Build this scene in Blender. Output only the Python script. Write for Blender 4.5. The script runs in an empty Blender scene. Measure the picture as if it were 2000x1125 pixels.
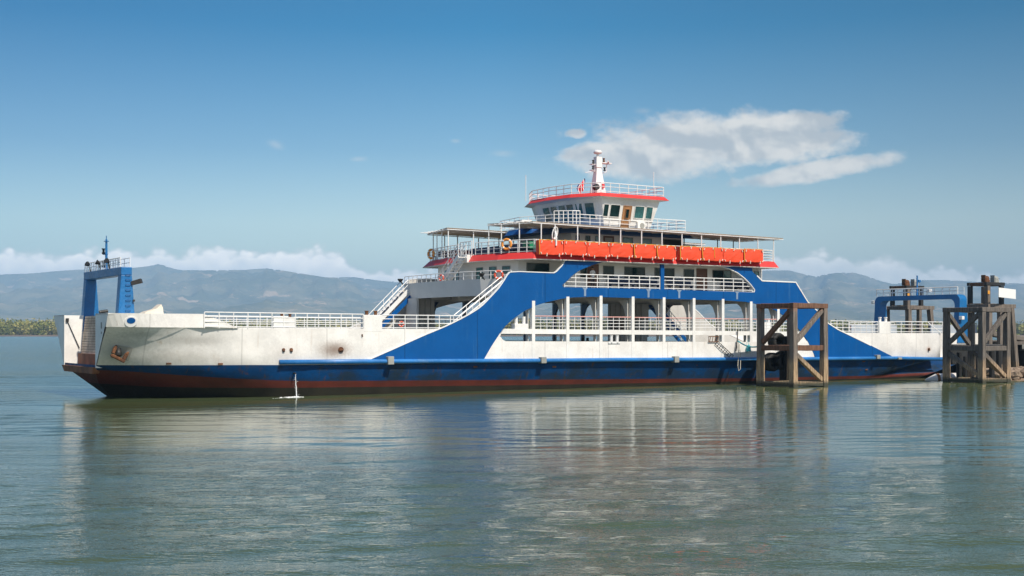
import bpy, math, random
import numpy as np
from mathutils import Vector, Matrix, noise
from mathutils.geometry import tessellate_polygon
random.seed(7)
R = math.radians
SC = bpy.context.scene
COL = SC.collection

# ------------------------------------------------------------------ camera, sky, sun, exposure
CAM_H = 4.45
cam = bpy.data.cameras.new("camera"); camo = bpy.data.objects.new("camera", cam); COL.objects.link(camo)
camo.location = (0, 0, CAM_H); camo.rotation_euler = (R(90), 0, 0)
cam.sensor_width = 36; cam.lens = 45; cam.shift_y = 0.04325
cam.clip_start = 0.5; cam.clip_end = 60000
SC.camera = camo

THETA = R(32.66091); CT, ST = math.cos(THETA), math.sin(THETA); D0 = 97.2   # ferry heading and distance
sun_ship = Vector((.05, -.66, .75)).normalized()
SUN = Vector((sun_ship.x*CT - sun_ship.y*ST, sun_ship.x*ST + sun_ship.y*CT, sun_ship.z))
sl = bpy.data.lights.new("sun", 'SUN'); sl.energy = 4.3; sl.angle = R(.5); sl.color = (1, .915, .79)
so = bpy.data.objects.new("sun", sl); COL.objects.link(so); so.location = (0, 0, 400)
so.rotation_euler = SUN.to_track_quat('Z', 'Y').to_euler()
SC.view_settings.view_transform = 'Standard'; SC.view_settings.look = 'None'
SC.view_settings.exposure = 0.33; SC.view_settings.gamma = 1

def node(nt, typ, **kw):
    n = nt.nodes.new(typ)
    for k, v in kw.items():
        setattr(n, k, v)
    return n
class NM:
    """small helper to write node maths"""
    def __init__(s, nt): s.nt = nt
    def _in(s, sock, v):
        if hasattr(v, 'is_linked') or hasattr(v, 'links'): s.nt.links.new(v, sock)
        else: sock.default_value = v
    def m(s, op, a, b=0., c=0., clamp=False):
        n = s.nt.nodes.new('ShaderNodeMath'); n.operation = op; n.use_clamp = clamp
        s._in(n.inputs[0], a); s._in(n.inputs[1], b); s._in(n.inputs[2], c)
        return n.outputs[0]
    def ss(s, v, lo, hi, a=0., b=1.):
        n = s.nt.nodes.new('ShaderNodeMapRange'); n.interpolation_type = 'SMOOTHSTEP'
        s._in(n.inputs[0], v); s._in(n.inputs[1], lo); s._in(n.inputs[2], hi); s._in(n.inputs[3], a); s._in(n.inputs[4], b)
        return n.outputs[0]
    def xyz(s, x, y, z):
        n = s.nt.nodes.new('ShaderNodeCombineXYZ'); s._in(n.inputs[0], x); s._in(n.inputs[1], y); s._in(n.inputs[2], z); return n.outputs[0]
    def noise(s, vec, scale, detail=4, rough=.55, dist=0.):
        n = s.nt.nodes.new('ShaderNodeTexNoise'); s.nt.links.new(vec, n.inputs['Vector'])
        n.inputs['Scale'].default_value = scale; n.inputs['Detail'].default_value = detail
        n.inputs['Roughness'].default_value = rough; n.inputs['Distortion'].default_value = dist
        return n.outputs[0]
    def mapv(s, vec, scale=(1, 1, 1), loc=(0, 0, 0), rot=(0, 0, 0)):
        n = s.nt.nodes.new('ShaderNodeMapping'); s.nt.links.new(vec, n.inputs[0])
        n.inputs['Scale'].default_value = scale; n.inputs['Location'].default_value = loc; n.inputs['Rotation'].default_value = rot
        return n.outputs[0]
    def mix(s, f, a, b):
        n = s.nt.nodes.new('ShaderNodeMix'); n.data_type = 'RGBA'
        s._in(n.inputs[0], f)
        for k, v in ((6, a), (7, b)):
            if isinstance(v, tuple): n.inputs[k].default_value = (v[0], v[1], v[2], 1)
            else: s.nt.links.new(v, n.inputs[k])
        return n.outputs[2]

world = bpy.data.worlds.new("World"); SC.world = world; world.use_nodes = True
nt = world.node_tree; nt.nodes.clear(); N = NM(nt)
sky = node(nt, 'ShaderNodeTexSky', sky_type='NISHITA'); sky.sun_disc = False
sky.sun_elevation = math.asin(SUN.z); sky.sun_rotation = math.atan2(SUN.x, SUN.y)
sky.altitude = 0; sky.air_density = 1.15; sky.dust_density = .5; sky.ozone_density = 3.0
bg = node(nt, 'ShaderNodeBackground'); bg.inputs[1].default_value = .092
tc = node(nt, 'ShaderNodeTexCoord'); sp = node(nt, 'ShaderNodeSeparateXYZ'); nt.links.new(tc.outputs['Generated'], sp.inputs[0])
X, Y, Z = sp.outputs
def ramp(v, stops):
    r = node(nt, 'ShaderNodeValToRGB'); nt.links.new(v, r.inputs[0]); e = r.color_ramp.elements
    while len(e) < len(stops): e.new(.5)
    for q, (p_, c_) in zip(e, stops): q.position = p_; q.color = (c_[0]/2, c_[1]/2, c_[2]/2, 1)
    return r.outputs[0]
def mul(a, b, f=1.):
    n = node(nt, 'ShaderNodeVectorMath', operation='MULTIPLY'); nt.links.new(a, n.inputs[0]); nt.links.new(b, n.inputs[1])
    n2 = node(nt, 'ShaderNodeVectorMath', operation='SCALE'); nt.links.new(n.outputs[0], n2.inputs[0]); n2.inputs['Scale'].default_value = f; return n2.outputs[0]
# deep clear blue overhead, pale near the horizon, greyer towards the sun's side
gr1 = ramp(Z, [(0., (1.2, 1.2, 1.15)), (.084, (1.2, 1.2, 1.12)), (.14, (.57, .80, .92)), (.232, (.03, .49, .74)), (.42, (.10, .38, .58)), (1., (.5, .75, 1.))])
gr2 = ramp(N.m('ADD', X, .5), [(.12, (.76, .84, .88)), (.48, (1.10, 1.10, 1.06)), (.86, (.84, .82, .78)), (1., (.84, .82, .78))])
grf = N.mix(N.ss(Y, -.25, .3), sky.outputs[0], mul(mul(sky.outputs[0], gr1, 2.), gr2, 2.))
nt.links.new(grf, bg.inputs[0])
yy = N.m('MAXIMUM', Y, .02)
U = N.m('MULTIPLY_ADD', N.m('DIVIDE', X, yy), 2500, 1000)      # bearing of the sky direction
V = N.m('MULTIPLY_ADD', N.m('DIVIDE', Z, yy), 2500, 0)         # height above the horizon
front = N.ss(Y, .05, .2)
vec = N.xyz(N.m('DIVIDE', U, 100), N.m('DIVIDE', V, 70), 0.)
n1 = N.noise(vec, 1.1, 8, .58, .6); n2 = N.noise(vec, 3.2, 6, .6); n3 = N.noise(N.mapv(vec, (1.2, .7, 1), (7, 3, 0)), .75, 5, .55)
def ell(cx, cy, rx, ry, tilt=0.):
    du = N.m('SUBTRACT', U, cx); dv = N.m('SUBTRACT', N.m('SUBTRACT', V, cy), N.m('MULTIPLY', du, tilt))
    a = N.m('POWER', N.m('ABSOLUTE', N.m('DIVIDE', du, rx)), 2.0); b = N.m('POWER', N.m('ABSOLUTE', N.m('DIVIDE', dv, ry)), 2.0)
    return N.m('SUBTRACT', 1., N.m('SQRT', N.m('ADD', a, b)))
field = None
for e in ((1400, 376, 290, 66, .02), (1540, 402, 130, 34, .12), (1500, 360, 215, 42, .10), (1260, 336, 180, 46, 0), (1605, 318, 185, 24, .16), (1150, 352, 75, 26, .1), (1128, 388, 26, 12, 0)):
    f = ell(*e); field = f if field is None else N.m('MAXIMUM', field, f)
nz = N.m('ADD', N.m('MULTIPLY', N.m('SUBTRACT', n1, .5), .95), N.m('MULTIPLY', N.m('SUBTRACT', n2, .5), .62))
fieldn = N.m('ADD', field, nz)
dens = N.ss(fieldn, -.02, .46)
small = None
for e in ((540, 366, 28, 16, -.3), (700, 338, 28, 8, 0), (982, 350, 40, 12, 0), (1255, 432, 34, 12, 0), (890, 374, 18, 8, 0)):
    f = ell(*e); small = f if small is None else N.m('MAXIMUM', small, f)
dens = N.m('MAXIMUM', dens, N.ss(N.m('ADD', small, nz), .1, 1.1, 0., .30))
# low cumulus along the ridges
top = N.m('ADD', N.m('MULTIPLY_ADD', N.ss(U, 560, 830), -42, 162), N.m('MULTIPLY', N.m('SUBTRACT', N.noise(N.xyz(N.m('DIVIDE', U, 100), 0., 0.), .9, 3), .5), 62))
topr = N.m('ADD', N.m('MULTIPLY_ADD', N.ss(U, 1650, 1960), -34, 150), N.m('MULTIPLY', N.m('SUBTRACT', N.noise(N.xyz(N.m('DIVIDE', U, 100), 4., 0.), 1.2, 3), .5), 36))
isr = N.ss(U, 1100, 1300)
topm = N.m('ADD', N.m('MULTIPLY', topr, isr), N.m('MULTIPLY', top, N.m('SUBTRACT', 1., isr)))
def vor(vec, sc):
    n = node(nt, 'ShaderNodeTexVoronoi', feature='SMOOTH_F1'); nt.links.new(vec, n.inputs['Vector']); n.inputs['Scale'].default_value = sc; n.inputs['Smoothness'].default_value = .25; return n.outputs['Distance']
pv_ = N.xyz(N.m('DIVIDE', U, 100), N.m('DIVIDE', V, 80), 0.)
puff = N.m('ADD', N.m('MULTIPLY', N.m('SUBTRACT', .42, vor(pv_, 2.1)), 30), N.m('MULTIPLY', N.m('SUBTRACT', .42, vor(pv_, 5.5)), 16))
band = N.m('SUBTRACT', N.m('ADD', N.m('ADD', topm, puff), N.m('MULTIPLY', nz, 16)), V)
bd = N.m('MULTIPLY', N.ss(band, -9, 13), N.m('MULTIPLY_ADD', isr, -.16, .95))
bd = N.m('MULTIPLY', bd, N.ss(n1, .22, .5, .85, 1.))
lit = N.m('ADD', N.m('ADD', N.m('MULTIPLY', N.ss(band, 2, 56, 1., 0.), .6), N.m('MULTIPLY', n2, .3)), N.m('MULTIPLY', N.m('SUBTRACT', .5, vor(N.mapv(pv_, loc=(-.05, -.12, 0)), 3.)), .5))
cb = N.mix(N.m('MINIMUM', lit, 1.), (.98, .99, 1.0), (1.62, 1.49, 1.34))
n4 = N.noise(vec, 1.0, 3, .5, .3); n4b = N.noise(N.mapv(vec, loc=(.10, .26, 0)), 1.0, 3, .5, .3); n2b = N.noise(N.mapv(vec, loc=(.04, .07, 0)), 3.2, 6, .6)
rel = N.m('ADD', N.m('MULTIPLY', N.m('SUBTRACT', n4, n4b), 2.6), N.m('MULTIPLY', N.m('SUBTRACT', n2, n2b), .25))
shade = N.ss(N.m('ADD', N.m('ADD', N.m('MULTIPLY', N.m('SUBTRACT', n3, .5), .9), rel), N.ss(dens, .2, 1., .22, -.06)), -.34, .34)
cc = N.mix(shade, (.47, .485, .485), (.79, .75, .68))
ccol = N.mix(N.m('MULTIPLY', bd, N.ss(dens, .0, .5, 1., 0.)), cc, cb)
alpha = N.m('MULTIPLY', N.m('MULTIPLY', N.m('MAXIMUM', N.m('MULTIPLY', dens, .90), bd), front), N.ss(Z, -.01, 0.))
bgc = node(nt, 'ShaderNodeBackground'); nt.links.new(ccol, bgc.inputs[0]); bgc.inputs[1].default_value = 1
mx = node(nt, 'ShaderNodeMixShader'); nt.links.new(alpha, mx.inputs[0]); nt.links.new(bg.outputs[0], mx.inputs[1]); nt.links.new(bgc.outputs[0], mx.inputs[2])
out = node(nt, 'ShaderNodeOutputWorld'); nt.links.new(mx.outputs[0], out.inputs[0])

# ------------------------------------------------------------------ measuring: photo pixel -> point on a plane of the ferry (metres)
def P(px, py, y=0.):
    k = (px-1000)/2500.; t = (k*(D0+y*CT)+y*ST)/(CT-k*ST); yy = D0+t*ST+y*CT
    return t, CAM_H-(py-649)*yy/2500.
def Qx(t, y): return 1000+2500*(t*CT-y*ST)/(D0+t*ST+y*CT)
def W(t, y, z): return Vector((t*CT-y*ST, D0+t*ST+y*CT, z))

# ------------------------------------------------------------------ materials
MATS = {}
def mat(name, col, rough=.5, metal=0., var=.12, grime=0., gcol=(.2, .17, .13), streak=0., scol=(.16, .07, .03), bump=0., scale=1., spec=.5, spots=(), seams=0., buckle=0., lowdirt=0.):
    m = bpy.data.materials.new(name); m.use_nodes = True; nt = m.node_tree; N = NM(nt)
    b = nt.nodes['Principled BSDF']; tc = node(nt, 'ShaderNodeTexCoord'); o = tc.outputs['Object']
    a = N.noise(o, .6*scale, 5); f = N.noise(o, 6*scale, 4)
    dark = tuple(c*(1-var) for c in col); light = tuple(min(1, c*(1+var*.6)) for c in col)
    c = N.mix(N.ss(N.m('ADD', N.m('MULTIPLY', a, .7), N.m('MULTIPLY', f, .3)), .35, .65), dark, light)
    if grime: c = N.mix(N.m('MULTIPLY', N.ss(N.m('ADD', N.m('MULTIPLY', N.noise(o, .35*scale, 8, .65), .75), N.m('MULTIPLY', f, .25)), .5, .72), grime), c, gcol)
    if streak:
        s = N.noise(N.mapv(o, (3*scale, 3*scale, .16*scale)), 1., 5, .6); p = N.noise(o, .5*scale, 3)
        c = N.mix(N.m('MULTIPLY', N.m('MULTIPLY', N.ss(s, .55, .75), N.ss(p, .42, .62)), streak), c, scol)
    if seams or spots or lowdirt: sx = node(nt, 'ShaderNodeSeparateXYZ'); nt.links.new(o, sx.inputs[0])
    if seams:
        fr = N.m('FRACT', N.m('DIVIDE', N.m('ADD', sx.outputs[0], N.m('MULTIPLY', N.noise(o, .3, 2), .06)), 6.1))
        c = N.mix(N.m('MULTIPLY', N.ss(N.m('ABSOLUTE', N.m('SUBTRACT', fr, .5)), .004, .010, 1., 0.), seams), c, tuple(x*.45 for x in col))
    if lowdirt:
        dn = N.noise(N.mapv(o, (.55, .55, .9)), 1., 8, .68); st_ = N.noise(N.mapv(o, (2.2, 1, .22), rot=(0, R(-18), 0)), 1., 5, .6)
        lowz = N.ss(sx.outputs[2], 2.1, .5)
        c = N.mix(N.m('MULTIPLY', N.ss(N.m('ADD', dn, N.m('MULTIPLY', lowz, .16)), .52, .68), .6), c, (.018, .028, .030))
        c = N.mix(N.m('MULTIPLY', N.ss(st_, .60, .72), .7), c, (.07, .055, .035))
        c = N.mix(N.m('MULTIPLY', N.ss(N.noise(o, 1.6, 6, .7), .62, .70), .6), c, (.11, .05, .025))
    for (t0, z0, rt, rz, st, sc_) in spots:
        d = N.m('SQRT', N.m('ADD', N.m('POWER', N.m('ABSOLUTE', N.m('DIVIDE', N.m('SUBTRACT', sx.outputs[0], t0), rt)), 2), N.m('POWER', N.m('ABSOLUTE', N.m('DIVIDE', N.m('SUBTRACT', sx.outputs[2], z0), rz)), 2)))
        c = N.mix(N.m('MULTIPLY', N.ss(N.m('ADD', d, N.m('MULTIPLY', f, .35)), .2, 1.15, 1., 0.), st), c, sc_)
    nt.links.new(c, b.inputs['Base Color'])
    b.inputs['Metallic'].default_value = metal; b.inputs['Specular IOR Level'].default_value = spec
    nt.links.new(N.ss(f, .3, .7, max(.02, rough-.08), min(1, rough+.1)), b.inputs['Roughness'])
    if bump:
        bp = node(nt, 'ShaderNodeBump'); bp.inputs['Strength'].default_value = bump; bp.inputs['Distance'].default_value = .05
        hgt = N.m('ADD', f, N.noise(o, 22*scale, 3))
        if buckle: hgt = N.m('MULTIPLY_ADD', N.noise(N.mapv(o, (1.1, 1., .8)), 1., 2), buckle*30, hgt)
        nt.links.new(hgt, bp.inputs['Height']); nt.links.new(bp.outputs[0], b.inputs['Normal'])
    MATS[name] = m; return m
tS = [P(665, 683), P(560, 684), P(1814, 682)]
white = mat('hull_white', (.80, .775, .735), .42, grime=.18, gcol=(.52, .46, .38), streak=.45, scol=(.45, .33, .22), seams=.4, bump=.05, buckle=.5,
            spots=((tS[0][0]-.4, tS[0][1], 1.9, .95, .85, (.20, .13, .09)), (tS[1][0], tS[1][1]-.2, 2.2, 1.0, .25, (.4, .33, .27)), (tS[2][0], tS[2][1], .55, .4, .6, (.45, .25, .16)),
                   (-28.6, 3.4, 3.2, 1.6, .55, (.22, .25, .22)), (-24.5, 3.9, 3.5, .55, .45, (.34, .32, .29)), (-25.5, 2.8, 4, .8, .35, (.42, .37, .31)), (-27.9, 4.3, 2.6, .35, .4, (.27, .29, .27))))
cream = mat('white_paint', (.80, .785, .75), .4, grime=.18, gcol=(.6, .55, .47), streak=.25, scol=(.5, .38, .27))
trimw = mat('white_trim', (.80, .79, .77), .4, var=.06)
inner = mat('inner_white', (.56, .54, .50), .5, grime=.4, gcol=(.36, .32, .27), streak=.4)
blue = mat('blue_paint', (.0, .080, .285), .42, var=.08, grime=.2, gcol=(.001, .062, .20), streak=.75, scol=(.05, .15, .31), spec=.25, bump=.04, seams=.6, buckle=.9)
blue2 = mat('blue_gantry_paint', (.008, .135, .36), .4, var=.2, grime=.35, gcol=(.06, .19, .34), streak=.25, scol=(.04, .1, .22))
bluelow = mat('blue_hull_low', (.0, .048, .165), .55, spec=.2, var=.25, grime=.9, gcol=(.020, .030, .030), streak=1., scol=(.075, .045, .025), bump=.12, scale=.8, lowdirt=1.)
blueaw = mat('blue_fascia', (.004, .08, .28), .5, var=.12)
redboot = mat('red_antifouling', (.115, .018, .010), .6, var=.3, grime=.8, gcol=(.06, .025, .015), streak=.5, scol=(.05, .02, .012))
weed = mat('waterline_weed', (.022, .018, .010), .7, var=.5, grime=.5, gcol=(.04, .025, .012))
rail_blue = mat('rubbing_blue', (.02, .17, .46), .4, var=.2, grime=.45, gcol=(.20, .30, .42), streak=.3, scol=(.25, .17, .12))
redband = mat('red_fascia', (.66, .042, .036), .45, var=.08, grime=.2, gcol=(.5, .06, .05))
orange = mat('orange_canvas', (.86, .075, .022), .6, var=.08, grime=.2, gcol=(.7, .1, .04), bump=.3, scale=2)
yellow = mat('yellow_rope', (.75, .34, .03), .7)
strapm = mat('white_strap', (.82, .70, .58), .7)
glass = mat('dark_glass', (.008, .026, .026), .08, var=.5, spec=.3)
glass2 = mat('teal_glass', (.045, .15, .15), .1, var=.5, spec=.8)
framem = mat('window_frame', (.16, .17, .165), .5)
door = mat('brown_door', (.13, .06, .035), .5, var=.3)
doorl = mat('varnished_door', (.42, .21, .09), .45, var=.25)
tan = mat('tan_roofing', (.52, .43, .33), .7, var=.15, grime=.3, gcol=(.3, .25, .19))
navy = mat('navy_seat', (.012, .028, .085), .5)
brownseat = mat('brown_seat', (.16, .05, .035), .5)
deckm = mat('deck_grey', (.22, .23, .22), .7, grime=.5, gcol=(.13, .12, .1))
steel = mat('dark_steel', (.035, .036, .036), .55, .3, grime=.4, gcol=(.10, .055, .03))
greym = mat('grey_fitting', (.33, .33, .30), .6, grime=.4)
rust = mat('rust', (.15, .06, .024), .85, var=.5, grime=.6, gcol=(.42, .20, .07), bump=.5, scale=3)
plank = mat('ramp_plank', (.66, .52, .40), .75, var=.35, grime=.5, gcol=(.2, .12, .08), scale=2)
rustplate = mat('rusty_plate', (.26, .11, .06), .8, var=.4, grime=.6, gcol=(.12, .09, .075), scale=2)
black = mat('black_rubber', (.012, .012, .012), .7, var=.4, grime=.3, gcol=(.05, .04, .03))
ropew = mat('rope_pale', (.55, .52, .45), .8)
turq = mat('turquoise_rope', (.06, .42, .48), .7)
canvas = mat('cream_canvas', (.72, .64, .52), .8)
ring = mat('orange_ring', (.80, .30, .05), .5)
ringr = mat('red_ring', (.70, .09, .04), .5)
redp = mat('red_paint', (.62, .05, .05), .5)
pinkrail = mat('faded_red_rail', (.70, .36, .32), .5, grime=.5, gcol=(.6, .52, .46))
green = mat('green_plastic', (.01, .22, .10), .5)
signw = mat('sign_white', (.85, .85, .82), .5, var=.03)
orangepl = mat('amber_plate', (.75, .33, .04), .6)

m_ = MATS['tan_roofing']; nt_ = m_.node_tree; b_ = nt_.nodes['Principled BSDF']; tr_ = nt_.nodes.new('ShaderNodeBsdfTranslucent'); mxs_ = nt_.nodes.new('ShaderNodeMixShader'); mxs_.inputs[0].default_value = .42
nt_.links.new(b_.inputs['Base Color'].links[0].from_socket, tr_.inputs[0]); nt_.links.new(b_.outputs[0], mxs_.inputs[1]); nt_.links.new(tr_.outputs[0], mxs_.inputs[2]); nt_.links.new(mxs_.outputs[0], nt_.nodes['Material Output'].inputs[0])
def timber(name, base, low, tide, top=None, topz=0.):
    m = bpy.data.materials.new(name); m.use_nodes = True; nt = m.node_tree; N = NM(nt); b = nt.nodes['Principled BSDF']
    g = node(nt, 'ShaderNodeNewGeometry'); s = node(nt, 'ShaderNodeSeparateXYZ'); nt.links.new(g.outputs['Position'], s.inputs[0])
    tcn = node(nt, 'ShaderNodeTexCoord'); o = tcn.outputs['Object']
    gr = N.noise(N.mapv(o, (9, 9, .7)), 1., 6, .65); a = N.noise(o, .8, 5); f = N.noise(o, 9, 3)
    c = N.mix(N.ss(gr, .36, .62), tuple(x*.5 for x in base), base)
    lowc = N.mix(N.ss(gr, .38, .6), tuple(x*.45 for x in low), low)
    c = N.mix(N.ss(N.m('ADD', s.outputs[2], N.m('MULTIPLY', N.m('SUBTRACT', a, .5), 2.2)), tide+.9, tide-.4), c, lowc)
    c = N.mix(N.ss(N.m('ADD', s.outputs[2], N.m('MULTIPLY', N.m('SUBTRACT', f, .5), .4)), .62, .2), c, (.05, .05, .032))
    if top: c = N.mix(N.m('MULTIPLY', N.ss(a, .45, .6), N.ss(s.outputs[2], topz, topz+.5)), c, top)
    c = N.mix(N.ss(N.noise(o, 2.2, 6, .7), .60, .72, 0., .6), c, (.17, .07, .04))
    nt.links.new(c, b.inputs['Base Color']); b.inputs['Roughness'].default_value = .85
    bp = node(nt, 'ShaderNodeBump'); bp.inputs['Strength'].default_value = .7; bp.inputs['Distance'].default_value = .05
    nt.links.new(N.m('ADD', gr, N.m('MULTIPLY', f, .5)), bp.inputs['Height']); nt.links.new(bp.outputs[0], b.inputs['Normal'])
    return m
timb = timber('weathered_timber', (.215, .178, .148), (.46, .32, .19), 1.9, (.34, .12, .05), 6.0)
timb2 = timber('grey_timber', (.165, .142, .122), (.42, .29, .18), 1.5)
timbr = timber('rust_stained_timber', (.20, .10, .06), (.36, .25, .15), 1.0)
towm = timber('tower_timber', (.20, .165, .135), (.30, .2, .12), 1.0)

# ------------------------------------------------------------------ mesh helpers
class MB:
    def __init__(s): s.v = []; s.f = []; s.mi = []
    def add(s, vs, fs, mi=0):
        n = len(s.v); s.v += [tuple(p) for p in vs]; s.f += [tuple(i+n for i in f) for f in fs]; s.mi += [mi]*len(fs); return s
    def box(s, x0, x1, y0, y1, z0, z1, mi=0):
        return s.add([(x, y, z) for z in (z0, z1) for y in (y0, y1) for x in (x0, x1)],
                     [(0, 2, 3, 1), (4, 5, 7, 6), (0, 1, 5, 4), (2, 6, 7, 3), (0, 4, 6, 2), (1, 3, 7, 5)], mi)
    def hexa(s, q0, q1, mi=0):          # two quads joined into a solid
        return s.add(list(q0)+list(q1), [(3, 2, 1, 0), (4, 5, 6, 7), (0, 1, 5, 4), (1, 2, 6, 5), (2, 3, 7, 6), (3, 0, 4, 7)], mi)
    def beam(s, p0, p1, w, h, mi=0, up=(0, 0, 1), w1=None, h1=None):
        p0, p1 = Vector(p0), Vector(p1); d = (p1-p0).normalized(); u = Vector(up)
        if abs(d.dot(u)) > .95: u = Vector((1, 0, 0))
        a = d.cross(u).normalized(); b = a.cross(d).normalized(); w1 = w1 or w; h1 = h1 or h
        q = lambda p, w, h: [p-a*w/2-b*h/2, p+a*w/2-b*h/2, p+a*w/2+b*h/2, p-a*w/2+b*h/2]
        return s.hexa(q(p0, w, h), q(p1, w1, h1), mi)
    def tube(s, pts, r, n=6, mi=0, r1=None, cap=True, closed=False):
        pts = [Vector(p) for p in pts]; k = len(pts); vs = []; fs = []
        for i, p in enumerate(pts):
            if closed: d = (pts[(i+1) % k]-pts[i-1]).normalized()
            else: d = (pts[min(i+1, k-1)]-pts[max(i-1, 0)]).normalized()
            u = Vector((0, 0, 1)) if abs(d.z) < .9 else Vector((1, 0, 0))
            a = d.cross(u).normalized(); b = a.cross(d)
            rr = r if r1 is None else r+(r1-r)*i/max(1, k-1)
            vs += [p+(a*math.cos(2*math.pi*j/n)+b*math.sin(2*math.pi*j/n))*rr for j in range(n)]
        for i in range(k if closed else k-1):
            i2 = (i+1) % k
            fs += [(i*n+j, i*n+(j+1) % n, i2*n+(j+1) % n, i2*n+j) for j in range(n)]
        if cap and not closed: fs += [tuple(range(n))[::-1], tuple(range((k-1)*n, k*n))]
        return s.add(vs, fs, mi)
    def lathe(s, prof, c=(0, 0, 0), n=12, mi=0):
        vs = []; fs = []
        for r, z in prof: vs += [(c[0]+r*math.cos(2*math.pi*j/n), c[1]+r*math.sin(2*math.pi*j/n), c[2]+z) for j in range(n)]
        for i in range(len(prof)-1): fs += [(i*n+j, i*n+(j+1) % n, (i+1)*n+(j+1) % n, (i+1)*n+j) for j in range(n)]
        fs += [tuple(range(n))[::-1], tuple(range((len(prof)-1)*n, len(prof)*n))]
        return s.add(vs, fs, mi)
    def plate(s, loops, f0, f1, mi=0, mi_side=None):   # polygon (with holes) between two mapping functions
        tri = tessellate_polygon([[Vector((a, b, 0)) for a, b in l] for l in loops])
        flat = [p for l in loops for p in l]; n = len(flat)
        area = sum(loops[0][i-1][0]*loops[0][i][1]-loops[0][i][0]*loops[0][i-1][1] for i in range(len(loops[0])))
        vs = [f0(*p) for p in flat]+[f1(*p) for p in flat]
        s.add(vs, [t for t in tri]+[tuple(i+n for i in t[::-1]) for t in tri], mi)
        k = 0; sd = []
        for l in loops:
            sd += [(k+i, k+(i+1) % len(l), n+k+(i+1) % len(l), n+k+i) for i in range(len(l))]; k += len(l)
        base = len(s.v)-2*n; s.f += [tuple(i+base for i in f) for f in sd]; s.mi += [mi if mi_side is None else mi_side]*len(sd)
        return s
    def slab(s, poly, z0, z1, mi=0): return s.plate([poly], lambda a, b: (a, b, z0), lambda a, b: (a, b, z1), mi)
    def prism(s, lo, z0, hi, z1, mi=0):   # ruled walls between two footprints
        n = len(lo); s.add([(a, b, z0) for a, b in lo]+[(a, b, z1) for a, b in hi], [(i, (i+1) % n, n+(i+1) % n, n+i) for i in range(n)], mi)
        t = tessellate_polygon([[Vector((a, b, 0)) for a, b in lo]])
        s.add([(a, b, z1) for a, b in hi], t, mi); s.add([(a, b, z0) for a, b in lo], t, mi); return s
    def build(s, name, mats, parent=None, origin=None, smooth=False, rot=None, bevel=0.):
        me = bpy.data.meshes.new(name); o_ = Vector(origin) if origin is not None else Vector((0, 0, 0))
        me.from_pydata([tuple(Vector(p)-o_) for p in s.v], [], s.f)
        for m in (mats if isinstance(mats, (list, tuple)) else [mats]): me.materials.append(m)
        me.polygons.foreach_set('material_index', s.mi)
        me.validate(); me.update()
        import bmesh
        b = bmesh.new(); b.from_mesh(me); bmesh.ops.recalc_face_normals(b, faces=b.faces); b.to_mesh(me); b.free()
        if smooth: me.polygons.foreach_set('use_smooth', [True]*len(me.polygons))
        ob = bpy.data.objects.new(name, me); COL.objects.link(ob)
        if parent is not None: ob.parent = parent
        if bevel:
            bv = ob.modifiers.new('bevel', 'BEVEL'); bv.width = bevel; bv.segments = 2; bv.limit_method = 'ANGLE'
        return ob
def tag(o, label=None, cat=None, group=None, kind=None):
    for k, v in (('label', label), ('category', cat), ('group', group), ('kind', kind)):
        if v: o[k] = v
    return o
def empty(name, loc, rz=0.):
    o = bpy.data.objects.new(name, None); COL.objects.link(o); o.location = loc; o.rotation_euler = (0, 0, rz); o.empty_display_size = .3; return o
def on_ship(mb, name, mats, origin, label, cat, group=None, **kw):     # a thing modelled in ferry metres that stands on / hangs from the ferry
    o = mb.build(name, mats, None, origin, **kw); o.location = W(*origin); o.rotation_euler = (0, 0, THETA)
    return tag(o, label, cat, group)

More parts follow.
